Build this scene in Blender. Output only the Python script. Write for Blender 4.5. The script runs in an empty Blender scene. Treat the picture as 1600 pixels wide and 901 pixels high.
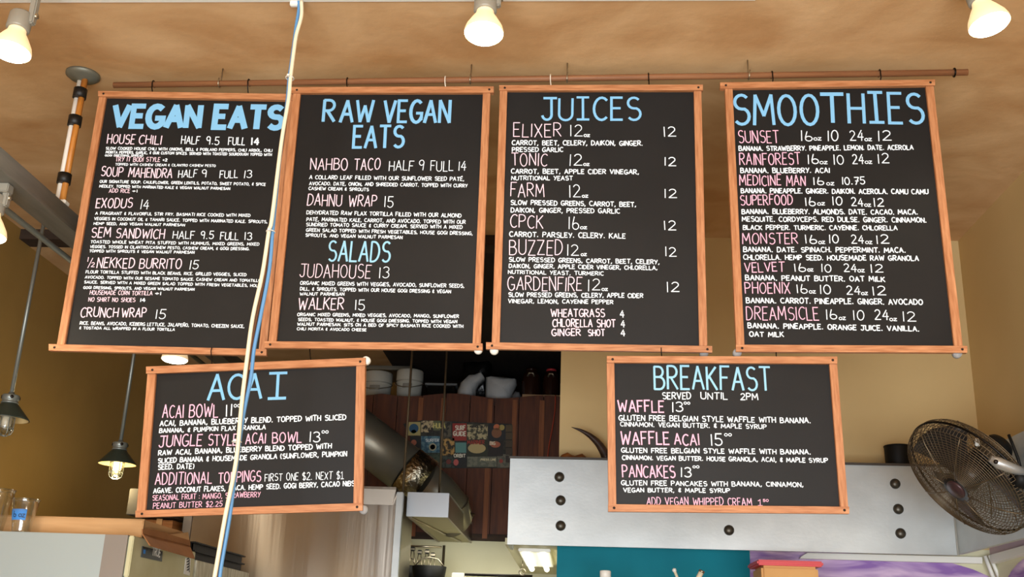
import bpy, bmesh, math, random
from mathutils import Vector, Matrix
random.seed(7)
C = bpy.context.scene.collection
sc = bpy.context.scene
PI = math.pi

# ------------------------------------------------------------------ camera, sky, lights, exposure
F = 1667.0
CAM = Vector((0, 0, 1.6))
M = Matrix(((0.9980097, 0.0157953, -0.0610503), (0.0527437, 0.3215665, 0.9454168), (0.0345649, -0.9467552, 0.3200934)))
cd = bpy.data.cameras.new('camera'); cam = bpy.data.objects.new('camera', cd); C.objects.link(cam)
cd.sensor_width = 36; cd.lens = F / 1600 * 36; cd.clip_start = 0.02
cam.matrix_world = Matrix.Translation(CAM) @ Matrix([[M[i][0], -M[i][1], -M[i][2]] for i in range(3)]).to_4x4()
sc.camera = cam
sc.view_settings.view_transform = 'Standard'; sc.view_settings.look = 'None'
sc.view_settings.gamma = 1; sc.view_settings.use_curve_mapping = False
sc.view_settings.exposure = 0.0
w = bpy.data.worlds.new('daylight'); sc.world = w; w.use_nodes = True
w.node_tree.nodes['Background'].inputs[0].default_value = (0.86, 0.93, 1.0, 1)
w.node_tree.nodes['Background'].inputs[1].default_value = 0.75

def lamp(name, kind, loc, energy, col, size=0.1, aim=None, size_y=None, spot=None):
    l = bpy.data.lights.new(name, kind); l.energy = energy; l.color = col
    if kind == 'AREA':
        l.size = size
        if size_y: l.shape = 'RECTANGLE'; l.size_y = size_y
    else:
        l.shadow_soft_size = size
    if spot: l.spot_size = spot; l.spot_blend = 0.8
    o = bpy.data.objects.new(name, l); C.objects.link(o); o.location = loc
    if aim is not None: o.rotation_euler = (Vector(aim) - Vector(loc)).to_track_quat('-Z', 'Y').to_euler()
    return o
# the open shop front behind the camera: daylight
lamp('shopfront_daylight', 'AREA', (0.3, -2.4, 1.0), 455, (0.90, 0.95, 1.0), 5.0, (0.2, 3, 3.2), 1.8)
# unseen warm lights, added to light the room and streak the steel cabinet
for lx in (-2.2, -1.2, -.3, .7): lamp('added_warm_light', 'POINT', (lx, .6, 3.25), 8, (1.0, .8, .5), .06)
for ly in (1.0, 2.0): lamp('unseen_strut_light', 'POINT', (-1.88, ly, 2.82), 5, (1.0, .8, .5), .06)
# area light inside the kitchen, out of sight behind the hoods
lamp('kitchen_light', 'AREA', (-0.5, 6.3, 2.18), 7, (1.0, 0.95, 0.78), 0.8, (-0.5, 6.6, 0.5), 0.5)

# ------------------------------------------------------------------ pixel -> point
def ray(px, py): return M @ Vector((px - 800, py - 450.5, F))
def at(px, py, Y):
    d = ray(px, py); return CAM + d * (Y / d.y)
def atx(px, py, X):
    d = ray(px, py); return CAM + d * (X / d.x)
def atz(px, py, Z):
    d = ray(px, py); return CAM + d * ((Z - 1.6) / d.z)

# ------------------------------------------------------------------ materials
def lin(c):
    r = []
    for v in c:
        v /= 255.0
        r.append(v / 12.92 if v <= 0.04045 else ((v + 0.055) / 1.055) ** 2.4)
    return (*r, 1)
def mat(name, col, rough=0.6, metal=0.0, col2=None, scale=8.0, stretch=(1, 1, 1), bump=0.0, bscale=None, detail=6, lo=0.35, hi=0.65, spec=0.5, distort=0.0, coat=0):
    m = bpy.data.materials.new(name); m.use_nodes = True
    nt = m.node_tree; b = nt.nodes['Principled BSDF']
    b.inputs['Base Color'].default_value = lin(col); b.inputs['Roughness'].default_value = rough
    b.inputs['Metallic'].default_value = metal; b.inputs['Specular IOR Level'].default_value = spec
    if coat: b.inputs['Coat Weight'].default_value = coat
    if col2 or bump:
        tc = nt.nodes.new('ShaderNodeTexCoord'); mp = nt.nodes.new('ShaderNodeMapping')
        mp.inputs['Scale'].default_value = stretch
        nt.links.new(tc.outputs['Object'], mp.inputs['Vector'])
    if col2:
        n = nt.nodes.new('ShaderNodeTexNoise'); n.inputs['Scale'].default_value = scale; n.inputs['Detail'].default_value = detail
        n.inputs['Distortion'].default_value = distort
        nt.links.new(mp.outputs[0], n.inputs['Vector'])
        r = nt.nodes.new('ShaderNodeValToRGB')
        r.color_ramp.elements[0].position = lo; r.color_ramp.elements[1].position = hi
        r.color_ramp.elements[0].color = lin(col); r.color_ramp.elements[1].color = lin(col2)
        nt.links.new(n.outputs['Fac'], r.inputs['Fac']); nt.links.new(r.outputs['Color'], b.inputs['Base Color'])
    if bump:
        n2 = nt.nodes.new('ShaderNodeTexNoise'); n2.inputs['Scale'].default_value = bscale or scale; n2.inputs['Detail'].default_value = 6
        nt.links.new(mp.outputs[0], n2.inputs['Vector'])
        bp = nt.nodes.new('ShaderNodeBump'); bp.inputs['Strength'].default_value = bump; bp.inputs['Distance'].default_value = 0.01
        nt.links.new(n2.outputs['Fac'], bp.inputs['Height']); nt.links.new(bp.outputs[0], b.inputs['Normal'])
    return m
def emit(name, col, strength):
    m = bpy.data.materials.new(name); m.use_nodes = True
    b = m.node_tree.nodes['Principled BSDF']
    b.inputs['Base Color'].default_value = lin(col)
    b.inputs['Emission Color'].default_value = lin(col); b.inputs['Emission Strength'].default_value = strength
    return m
def clear_plastic(name, tint=(235, 240, 242), fac=0.14):
    m = bpy.data.materials.new(name); m.use_nodes = True; nt = m.node_tree
    nt.nodes.remove(nt.nodes['Principled BSDF']); out = nt.nodes['Material Output']
    t = nt.nodes.new('ShaderNodeBsdfTransparent'); t.inputs[0].default_value = lin(tint)
    g = nt.nodes.new('ShaderNodeBsdfGlossy'); g.inputs['Roughness'].default_value = 0.08
    lw = nt.nodes.new('ShaderNodeLayerWeight'); lw.inputs['Blend'].default_value = 0.35
    ma = nt.nodes.new('ShaderNodeMath'); ma.operation = 'MULTIPLY_ADD'; ma.inputs[1].default_value = 0.75; ma.inputs[2].default_value = fac
    mx = nt.nodes.new('ShaderNodeMixShader')
    nt.links.new(lw.outputs['Facing'], ma.inputs[0]); nt.links.new(ma.outputs[0], mx.inputs[0])
    nt.links.new(t.outputs[0], mx.inputs[1]); nt.links.new(g.outputs[0], mx.inputs[2]); nt.links.new(mx.outputs[0], out.inputs[0])
    return m

plaster = mat('tan_plaster', (186, 142, 94), 0.75, 0, (220, 184, 138), 2.2, (1, 1.3, 1), 0.35, 9, 9, 0.3, 0.72, 0.3, 0.8)
tan_wall = mat('tan_wall_paint', (204, 176, 122), 0.7, 0, (212, 184, 130), 1.2, (1, 1, 1), 0.06, 30)
shaded_tan_wall = mat('shaded_tan_wall_paint', (154, 122, 64), 0.6, 0, (170, 136, 74), 1.5, (1, 1, 1), 0.06, 20)  # tan paint darkened: the left side's weak light put into the colour
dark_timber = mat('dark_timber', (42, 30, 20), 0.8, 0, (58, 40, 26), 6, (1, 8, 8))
attic = mat('shaded_loft_brown', (30, 22, 17), 0.9, 0, (40, 30, 22), 5, (8, 1, 1))  # unlit loft: its darkness is put into the colour
cream = mat('cream_wall_paint', (205, 200, 165), 0.55, 0, (215, 210, 176), 2, (1, 1, 1), 0.05, 20)
teal = mat('teal_wall_paint', (2, 112, 128), 0.6, 0, (4, 124, 140), 3, spec=0.15)
purple = mat('purple_mural_paint', (140, 100, 172), 0.5, 0, (226, 196, 226), 3.2, (1, 1, 6), 0, None, 3, 0.42, 0.68, 0.4, 0.6)
concrete = mat('grey_concrete_floor', (150, 142, 130), 0.6, 0, (165, 158, 146), 2)
frame_wood = mat('cedar_frame_wood', (158, 98, 56), 0.55, 0, (196, 138, 94), 5, (3, 30, 30), 0.06, 20, 6, 0.3, 0.72)
frame_wood_v = mat('cedar_frame_wood_upright', (160, 100, 58), 0.55, 0, (196, 138, 94), 5, (30, 30, 3), 0.06, 20, 6, 0.3, 0.72)
chalkboard = mat('black_chalkboard', (20, 20, 21), 0.5, 0, (29, 29, 30), 3, (1, 1, 1), 0.02, 60, 6, 0.3, 0.8, 0.24)
ch_blue = mat('blue_chalk_marker', (130, 190, 232), 0.8, spec=0.2)
ch_pale = mat('pale_blue_chalk_marker', (150, 202, 228), 0.8, spec=0.2)
ch_pink = mat('pink_chalk_marker', (246, 216, 232), 0.8, spec=0.2)
ch_rose = mat('rose_chalk_marker', (246, 188, 214), 0.8, spec=0.2)
ch_white = mat('white_chalk_marker', (232, 244, 254), 0.8, spec=0.2)
screw = mat('dark_screw_steel', (40, 32, 28), 0.4, 0.6)
white_plastic = mat('white_plastic', (232, 230, 222), 0.4)
grey_plastic = mat('grey_felt', (150, 150, 150), 0.7)
black_plastic = mat('black_plastic', (14, 14, 14), 0.55, spec=0.25)
black_steel = mat('black_steel_wire', (28, 24, 22), 0.35, 0.8)
white_wire = mat('white_coated_wire', (235, 228, 212), 0.35)
zinc = mat('zinc_wire', (170, 160, 140), 0.3, 0.9)
rod_wood = mat('brown_dowel_wood', (128, 84, 54), 0.6, 0, (146, 100, 66), 4, (1, 20, 20))
fixture_grey = mat('grey_fixture_enamel', (150, 148, 138), 0.4, 0.2)
bulb_glass = mat('frosted_bulb_glass', (238, 222, 196), 0.35)
bulb_side = emit('glowing_frosted_bulb_side', (255, 226, 178), 0.55)
bulb_face = emit('lit_bulb_face', (255, 246, 222), 14)
bulb_warm = emit('lit_lamp_bulb', (255, 226, 150), 6)
conduit = mat('galvanized_conduit', (140, 146, 142), 0.4, 0.6)
strut_steel = mat('dark_steel_strut', (104, 104, 98), 0.45, 0.4, (124, 122, 114), 3, (8, 1, 8))
dull_disc = mat('olive_grey_canopy_enamel', (120, 122, 112), 0.45, 0.4)
cane = mat('orange_cane', (186, 116, 44), 0.45, 0, (206, 138, 62), 6, (8, 8, 2))
tape_black = mat('black_tape', (16, 15, 15), 0.5)
shade_green = mat('dark_green_enamel', (46, 54, 46), 0.4)
shade_in = mat('cream_enamel_inside', (222, 196, 140), 0.5)
stainless = mat('brushed_stainless_steel', (158, 148, 136), 0.31, 1.0, None, 1, (5, 5, .12), 0.25, 1.6)
def brushed(m, rot):
    nt = m.node_tree; b = nt.nodes['Principled BSDF']; b.inputs['Anisotropic'].default_value = 1.0
    b.inputs['Anisotropic Rotation'].default_value = rot
    tg = nt.nodes.new('ShaderNodeTangent'); tg.direction_type = 'RADIAL'; tg.axis = 'Z'
    nt.links.new(tg.outputs[0], b.inputs['Tangent'])
brushed(stainless, 0.25)
galv = mat('galvanized_hood_steel', (166, 170, 170), 0.45, 0.45, (200, 205, 205), 2.6, (1, 1, 1.4), 0.03, 60, 8, 0.3, 0.75)
fridge_steel = mat('pale_cooler_side_steel', (180, 200, 210), 0.28, 0.6)
fridge_edge = mat('grey_cooler_trim', (140, 134, 128), 0.4, 0.5)
cooler_cream = mat('stained_cream_enamel', (188, 182, 140), 0.5, 0, (204, 200, 164), 5, (1, 1, 1), 0, None, 8)
cooler_white = mat('weathered_white_enamel', (178, 172, 146), 0.55, 0, (222, 218, 200), 9, (1, 6, 1), 0, None, 9)
dark_glass = mat('dark_glass', (10, 9, 9), 0.08)
cardboard = mat('cardboard', (190, 146, 98), 0.8, 0, (202, 158, 110), 5, (1, 1, 8))
cardboard_dark = mat('brown_cardboard', (150, 98, 56), 0.8, 0, (164, 112, 68), 5)
duct_steel = mat('dull_duct_steel', (124, 118, 104), 0.38, 0.6, (140, 134, 118), 3)
hood_steel = mat('bright_hood_steel', (190, 194, 198), 0.35, 0.55)
foil_tape = mat('crinkled_foil_tape', (190, 182, 160), 0.25, 1.0, None, 8, (1, 1, 1), 1.0, 45)
bucket_mat = mat('white_bucket_plastic', (196, 196, 186), 0.5)
bag_white = mat('white_sack_plastic', (190, 192, 192), 0.45, 0, (206, 208, 208), 5, (1, 1, 1), 0.6, 9)
bag_black = mat('black_bag_plastic', (18, 18, 18), 0.25, 0, None, 8, (1, 1, 1), 0.8, 14)
bin_clear = clear_plastic('clear_tub_plastic', (150, 156, 162), 0.12)
cup_clear = clear_plastic('clear_cup_plastic', (238, 242, 242), 0.10)
urn_brown = mat('glossy_brown_enamel', (44, 22, 14), 0.22)
plank_wood = mat('redwood_plank', (70, 34, 18), 0.65, 0, (108, 56, 28), 4, (9, 9, 1), 0.1, 20, 6, 0.3, 0.8)
batten_wood = mat('orange_redwood_batten', (112, 62, 32), 0.65, 0, (140, 82, 44), 4, (12, 12, 1))
shelf_wood = mat('pale_pine_shelf', (188, 150, 108), 0.6)
horn_mat = mat('dark_horn', (44, 28, 22), 0.35, 0, (66, 46, 38), 8, (1, 1, 4))
burl = mat('glossy_burl_wood', (110, 62, 28), 0.35, 0, (158, 96, 46), 14)
rivet_mat = mat('dark_dome_rivet', (84, 80, 72), 0.4, 0.8)
blue_cable = mat('blue_cable_sheath', (92, 146, 196), 0.45)
cream_cable = mat('cream_cable_sheath', (236, 224, 196), 0.45)
brown_cable = mat('brown_cord', (120, 76, 48), 0.6)
red_cord = mat('red_cord', (176, 66, 40), 0.5)
fan_wire = mat('dusty_fan_wire', (112, 96, 74), 0.4, 0.7)
fan_blade = mat('dark_fan_blade', (62, 58, 56), 0.35, 0.5)
cast_alu = mat('cast_aluminium', (190, 190, 188), 0.35, 0.7)
tape_blue = mat('blue_painters_tape', (58, 130, 206), 0.7)
ink = mat('black_marker_ink', (16, 18, 40), 0.6)
red_lid = mat('red_lid_plastic', (212, 66, 72), 0.4)
tan_tub = mat('orange_tub_plastic', (206, 150, 76), 0.5, 0, (214, 162, 90), 5)
paper = mat('white_paper', (232, 232, 228), 0.7)
tube_on = emit('lit_fluorescent_tube', (255, 252, 232), 5)

# ------------------------------------------------------------------ mesh helpers (world coordinates unless stated)
class MB:
    def __init__(s): s.bm = bmesh.new(); s.smooth = False
    def box(s, lo, hi, mtx=None, bev=0.0):
        lo, hi = Vector(lo), Vector(hi)
        m = Matrix.Translation((lo + hi) / 2) @ Matrix.Diagonal((*(hi - lo), 1))
        if mtx is not None: m = mtx @ m
        r = bmesh.ops.create_cube(s.bm, size=1, matrix=m)
        if bev:
            es = list({e for v in r['verts'] for e in v.link_edges})
            bmesh.ops.bevel(s.bm, geom=es, offset=bev, segments=2, affect='EDGES')
        return s
    def tube(s, pts, rad, n=8, cap=True):
        pts = [Vector(p) for p in pts]; k = len(pts)
        rads = rad if isinstance(rad, (list, tuple)) else [rad] * k
        rings = []; prev = None
        for i, p in enumerate(pts):
            t = (pts[min(i + 1, k - 1)] - pts[max(i - 1, 0)]).normalized()
            if prev is None:
                a = Vector((0, 0, 1)) if abs(t.z) < 0.9 else Vector((1, 0, 0))
                u = t.cross(a).normalized()
            else:
                u = (prev - t * prev.dot(t)).normalized()
            prev = u; v = t.cross(u)
            rings.append([s.bm.verts.new(p + (u * math.cos(2 * PI * j / n) + v * math.sin(2 * PI * j / n)) * rads[i]) for j in range(n)])
        for a, b in zip(rings, rings[1:]):
            for j in range(n):
                f = s.bm.faces.new((a[j], a[(j + 1) % n], b[(j + 1) % n], b[j])); f.smooth = True
        if cap:
            s.bm.faces.new(rings[0][::-1]); s.bm.faces.new(rings[-1])
        return s
    def ring(s, c, axis, R, r, n=32, k=6):          # torus
        c = Vector(c); ax = Vector(axis).normalized()
        a = Vector((0, 0, 1)) if abs(ax.z) < 0.9 else Vector((1, 0, 0))
        u = ax.cross(a).normalized(); v = ax.cross(u)
        rows = []
        for i in range(n):
            d = u * math.cos(2 * PI * i / n) + v * math.sin(2 * PI * i / n)
            rows.append([s.bm.verts.new(c + d * (R + r * math.cos(2 * PI * j / k)) + ax * (r * math.sin(2 * PI * j / k))) for j in range(k)])
        for i in range(n):
            A, B = rows[i], rows[(i + 1) % n]
            for j in range(k):
                f = s.bm.faces.new((A[j], B[j], B[(j + 1) % k], A[(j + 1) % k])); f.smooth = True
        return s
    def lathe(s, c, axis, prof, n=32, smooth=True):  # prof: (radius, distance along axis)
        c = Vector(c); ax = Vector(axis).normalized()
        a = Vector((0, 0, 1)) if abs(ax.z) < 0.9 else Vector((1, 0, 0))
        u = ax.cross(a).normalized(); v = ax.cross(u)
        rows = []
        for r, h in prof:
            if r < 1e-6: rows.append([s.bm.verts.new(c + ax * h)])
            else: rows.append([s.bm.verts.new(c + ax * h + (u * math.cos(2 * PI * j / n) + v * math.sin(2 * PI * j / n)) * r) for j in range(n)])
        for A, B in zip(rows, rows[1:]):
            for j in range(n):
                k = (j + 1) % n
                if len(A) == 1 and len(B) == 1: continue
                if len(A) == 1: f = s.bm.faces.new((A[0], B[k], B[j]))
                elif len(B) == 1: f = s.bm.faces.new((A[j], A[k], B[0]))
                else: f = s.bm.faces.new((A[j], A[k], B[k], B[j]))
                f.smooth = smooth
        return s
    def prism(s, pts, d):                             # polygon pushed along d
        d = Vector(d); a = [s.bm.verts.new(Vector(p)) for p in pts]; b = [s.bm.verts.new(Vector(p) + d) for p in pts]
        n = len(a)
        s.bm.faces.new(a); s.bm.faces.new(b[::-1])
        for i in range(n): s.bm.faces.new((a[(i + 1) % n], a[i], b[i], b[(i + 1) % n]))
        return s
    def poly(s, pts):
        s.bm.faces.new([s.bm.verts.new(Vector(p)) for p in pts]); return s

ROOTM = {}
def obj(name, mb, m, parent=None, local=False):
    bm = mb.bm if isinstance(mb, MB) else mb
    if parent is not None and not local:
        root = parent
        while root.parent: root = root.parent
        if root.name in ROOTM: bmesh.ops.transform(bm, matrix=ROOTM[root.name].inverted(), verts=bm.verts)
    bmesh.ops.recalc_face_normals(bm, faces=bm.faces)
    me = bpy.data.meshes.new(name); bm.to_mesh(me); bm.free(); me.materials.append(m)
    o = bpy.data.objects.new(name, me); C.objects.link(o)
    if parent is not None: o.parent = parent
    return o
def thing(name, label, cat, loc=(0, 0, 0), mtx=None, group=None):
    o = bpy.data.objects.new(name, None); C.objects.link(o)
    o.empty_display_size = 0.05
    mm = mtx if mtx is not None else Matrix.Translation(Vector(loc))
    o.matrix_world = mm; ROOTM[o.name] = mm.copy()
    o['label'] = label; o['category'] = cat
    if group: o['group'] = group
    return o
def tag(o, label, cat, group=None, kind=None):
    o['label'] = label; o['category'] = cat
    if group: o['group'] = group
    if kind: o['kind'] = kind
    return o
def struct(name, mb, m):
    o = obj(name, mb, m); o['kind'] = 'structure'; return o

# ------------------------------------------------------------------ hand lettering (single marker strokes)
def E(cx, cy, rx, ry, a0, a1, n=10):
    return [(cx + rx * math.cos(math.radians(a0 + (a1 - a0) * i / n)), cy + ry * math.sin(math.radians(a0 + (a1 - a0) * i / n))) for i in range(n + 1)]
S_ = E(.27, .76, .23, .24, 40, 270, 10) + E(.27, .27, .25, .27, 90, -140, 10)[1:]
GL = {
 'A': (.56, [[(0, 0), (.28, 1)], [(.28, 1), (.56, 0)], [(.1, .36), (.46, .36)]]),
 'B': (.5, [[(0, 0), (0, 1)], [(0, 1), (.2, 1)] + E(.22, .77, .22, .23, 90, -90, 8) + [(0, .54)], [(0, .54), (.24, .54)] + E(.26, .27, .25, .27, 90, -90, 8) + [(0, 0)]]),
 'C': (.5, [E(.3, .5, .3, .5, 50, 310, 14)]),
 'D': (.52, [[(0, 0), (0, 1)], [(0, 1), (.12, 1)] + E(.14, .5, .38, .5, 90, -90, 12) + [(0, 0)]]),
 'E': (.42, [[(.42, 1), (0, 1), (0, 0), (.42, 0)], [(0, .52), (.34, .52)]]),
 'F': (.42, [[(.44, 1), (0, 1), (0, 0)], [(0, .52), (.34, .52)]]),
 'G': (.54, [E(.3, .5, .3, .5, 52, 330, 14), [(.3, .42), (.56, .42), (.55, .12)]]),
 'H': (.5, [[(0, 0), (0, 1)], [(.5, 0), (.5, 1)], [(0, .5), (.5, .5)]]),
 'I': (.06, [[(.03, 0), (.03, 1)]]),
 'İ': (.46, [[(.23, 0), (.23, 1)], [(0, 1), (.46, 1)], [(0, 0), (.46, 0)]]),
 'J': (.46, [[(.36, 1), (.36, .25)] + E(.18, .22, .18, .22, 0, -170, 8), [(.06, 1), (.56, 1)]]),
 'K': (.5, [[(0, 0), (0, 1)], [(.46, 1), (0, .46)], [(.12, .58), (.5, 0)]]),
 'L': (.4, [[(0, 1), (0, 0), (.42, 0)]]),
 'M': (.66, [[(0, 0), (.06, 1)], [(.06, 1), (.33, .3)], [(.33, .3), (.6, 1)], [(.6, 1), (.66, 0)]]),
 'N': (.5, [[(0, 0), (0, 1)], [(0, 1), (.5, 0)], [(.5, 0), (.5, 1)]]),
 'O': (.56, [E(.28, .5, .28, .5, 90, 452, 18)]),
 'P': (.48, [[(0, 0), (0, 1)], [(0, 1), (.2, 1)] + E(.22, .74, .26, .26, 90, -90, 8) + [(0, .48)]]),
 'Q': (.56, [E(.28, .5, .28, .5, 90, 452, 18), [(.34, .22), (.58, -.06)]]),
 'R': (.5, [[(0, 0), (0, 1)], [(0, 1), (.2, 1)] + E(.22, .75, .25, .25, 90, -90, 8) + [(0, .5)], [(.16, .5), (.5, 0)]]),
 'S': (.5, [S_]),
 'T': (.52, [[(0, 1), (.54, 1)], [(.27, 1), (.27, 0)]]),
 'U': (.52, [[(0, 1), (0, .3)] + E(.26, .28, .26, .28, 180, 360, 10) + [(.52, 1)]]),
 'V': (.54, [[(0, 1), (.27, 0)], [(.27, 0), (.54, 1)]]),
 'W': (.76, [[(0, 1), (.18, 0)], [(.18, 0), (.38, .75)], [(.38, .75), (.57, 0)], [(.57, 0), (.76, 1)]]),
 'X': (.5, [[(0, 1), (.5, 0)], [(.5, 1), (0, 0)]]),
 'Y': (.5, [[(0, 1), (.25, .48)], [(.5, 1), (.18, 0)]]),
 'Z': (.5, [[(0, 1), (.5, 1)], [(.5, 1), (0, 0)], [(0, 0), (.52, 0)]]),
 '0': (.5, [E(.25, .5, .25, .5, 90, 450, 16)]),
 '1': (.1, [[(.04, 1), (.04, 0)]]),
 '¹': (.42, [[(.02, .78), (.22, 1), (.22, 0)], [(0, 0), (.44, 0)]]),
 '2': (.5, [E(.24, .73, .22, .27, 160, -30, 9) + [(.0, .02)], [(0, .02), (.52, .02)]]),
 '3': (.46, [E(.2, .76, .22, .24, 150, -80, 9), E(.2, .27, .25, .27, 85, -150, 9)]),
 '4': (.5, [[(.34, 1), (0, .34)], [(0, .34), (.52, .34)], [(.38, .74), (.36, 0)]]),
 '5': (.46, [[(.44, 1), (.06, 1), (.02, .56)], [(.02, .56)] + E(.2, .3, .25, .3, 100, -150, 10)]),
 '6': (.46, [[(.12, 1), (.0, .4)] + E(.22, .25, .22, .25, 180, 540, 14)]),
 '7': (.46, [[(0, 1), (.46, 1)], [(.46, 1), (.14, 0)], [(.1, .5), (.44, .5)]]),
 '8': (.46, [E(.22, .75, .19, .25, 90, 450, 12), E(.22, .26, .23, .26, 90, 450, 12)]),
 '9': (.44, [E(.2, .74, .2, .26, 0, 360, 12), [(.4, .8), (.36, 0)]]),
 '.': (.14, [[(.0, .05), (.1, .05)]]), ',': (.16, [[(.1, .12), (.0, -.16)]]), ':': (.08, [[(0, .1), (.07, .1)], [(0, .6), (.07, .6)]]),
 '&': (.46, [[(.4, .86), (.1, .8), (.08, .62), (.3, .5), (.06, .4), (.06, .18), (.42, .12)], [(.24, 1.06), (.24, -.04)]]),
 '+': (.44, [[(0, .5), (.44, .5)], [(.22, .8), (.22, .2)]]),
 '/': (.4, [[(0, -.05), (.4, 1.05)]]), '(': (.2, [E(.3, .5, .3, .6, 120, 240, 6)]), ')': (.2, [E(-.1, .5, .3, .6, 60, -60, 6)]),
 '$': (.5, [S_, [(.27, 1.12), (.25, -.12)]]),
 'o': (.9, [E(.45, .5, .45, .5, 90, 450, 12)]), 'z': (.9, [[(0, 1), (.85, 1)], [(.85, 1), (0, 0)], [(0, 0), (.9, 0)]]),
 'É': (.42, [[(.42, 1), (0, 1), (0, 0), (.42, 0)], [(0, .52), (.34, .52)], [(.16, 1.12), (.34, 1.3)]]),
 'Ñ': (.5, [[(0, 0), (0, 1)], [(0, 1), (.5, 0)], [(.5, 0), (.5, 1)], [(.05, 1.15), (.2, 1.28), (.32, 1.16), (.46, 1.28)]]),
}
GAP = 0.19
def strip(bm, pts, hw, to3, ext=0.35):
    P = [Vector(p) for p in pts]
    Q = [P[0]]
    for p in P[1:]:
        if (p - Q[-1]).length > 1e-7: Q.append(p)
    if len(Q) < 2: return
    closed = (Q[0] - Q[-1]).length < hw * 0.2 and len(Q) > 6
    if not closed:
        Q[0] = Q[0] + (Q[0] - Q[1]).normalized() * hw * ext; Q[-1] = Q[-1] + (Q[-1] - Q[-2]).normalized() * hw * ext
    L, R = [], []
    k = len(Q)
    for i in range(k):
        a = Q[i] - Q[i - 1] if i > 0 else (Q[-1] - Q[-2] if closed else Q[1] - Q[0])
        b = Q[i + 1] - Q[i] if i < k - 1 else (Q[1] - Q[0] if closed else Q[-1] - Q[-2])
        a = a.normalized(); b = b.normalized()
        na = Vector((-a.y, a.x)); nb = Vector((-b.y, b.x)); m = na + nb
        if m.length < 0.3: m = na
        m.normalize(); sc_ = min(1.6, 1 / max(0.3, m.dot(na)))
        L.append(Q[i] + m * hw * sc_); R.append(Q[i] - m * hw * sc_)
    va = [bm.verts.new(to3(*p)) for p in L]; vb = [bm.verts.new(to3(*p)) for p in R]
    for i in range(k - 1): bm.faces.new((va[i], va[i + 1], vb[i + 1], vb[i]))
def letter(bm, text, u0, v0, u1, v1, cap, stroke, to3, jit=0.03, lean=0.0):
    """text from baseline start (u0,v0) to end (u1,v1); v up; cap = capital height; stroke = full line width"""
    adv = []; x = 0
    for ch in text:
        if ch == ' ': adv.append((ch, x)); x += 0.5; continue
        adv.append((ch, x)); x += GL[ch][0] + GAP
    total = max(1e-6, x - GAP)
    L = math.hypot(u1 - u0, v1 - v0); dx, dy = (u1 - u0) / L, (v1 - v0) / L
    L = L - stroke * 0.6
    kx = L / total
    ns = 0
    for ch, xo in adv:
        if ch == ' ': continue
        jy = random.uniform(-jit, jit); js = 1 + random.uniform(-jit, jit); sl = lean + random.uniform(-jit, jit) * .8
        for st in GL[ch][1]:
            pts = []
            for gx, gy in st:
                X = (xo + gx) * kx + stroke * 0.3 + gy * sl * cap; Y = (gy * js + jy) * cap * (1 - stroke / cap * 0.8) + stroke * 0.4
                pts.append((u0 + dx * X - dy * Y, v0 + dy * X + dx * Y))
            lift = (ns % 9) * .00006; ns += 1
            strip(bm, pts, stroke / 2 * random.uniform(.92, 1.08), lambda u, v: to3(u, v, lift))

# ------------------------------------------------------------------ room shell
CE = 3.6
RX, LX, BY = 1.887, -2.92, 5.06
EX = -0.074            # left end of the tan back wall
struct('ceiling', MB().box((LX - .1, -3.0, CE), (RX + .1, BY + .1, CE + .1)), plaster)
struct('floor', MB().box((LX - .1, -3.0, -.1), (RX + .1, 8.1, 0)), concrete)
struct('wall_right', MB().box((RX, -3.0, 0), (RX + .1, BY + .1, CE)), tan_wall)
struct('wall_left', MB().box((LX - .1, -3.0, 0), (LX, 8.1, CE)), shaded_tan_wall)
struct('wall_front', MB().box((LX - .1, -3.1, 2.5), (RX + .1, -3.0, CE + .1)), tan_wall)
struct('wall_back', MB().box((EX, BY, 2.1), (RX, BY + .1, CE)), tan_wall)
tx = at(1172, 880, BY).x
struct('wall_back_teal', MB().box((EX, BY, 0), (tx, BY + .1, 2.1)), teal)
struct('wall_back_cream', MB().box((tx, BY, 0), (RX, BY + .1, 2.1)), cream)
struct('trim_1', MB().box((LX, BY, CE - .055), (EX, BY + .12, CE)), dark_timber)  # header face in shadow, the shade put into its dark colour
struct('ceiling_recess', MB().box((LX, BY + .12, CE - .055), (-1.35, 8.1, CE + .05)), plaster)
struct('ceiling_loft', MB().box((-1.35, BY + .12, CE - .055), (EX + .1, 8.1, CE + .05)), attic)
struct('wall_far', MB().box((LX, 8.0, 0), (-1.35, 8.1, CE)), shaded_tan_wall)
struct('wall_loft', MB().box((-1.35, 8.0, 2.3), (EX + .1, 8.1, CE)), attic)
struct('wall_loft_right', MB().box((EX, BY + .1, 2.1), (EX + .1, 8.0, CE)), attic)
struct('wall_kitchen', MB().box((-2.1, 7.0, 0), (EX + .1, 7.1, 2.265)), cream)
struct('wall_passage_right', MB().box((EX, BY + .1, 0), (EX + .1, 7.0, 2.1)), cream)
struct('ceiling_passage', MB().box((-.316, BY, 2.06), (EX, 7.0, 2.09)), cream)
struct('floor_loft', MB().box((-1.6, 7.0, 3.02), (EX, 8.0, 3.06)), attic)

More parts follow.
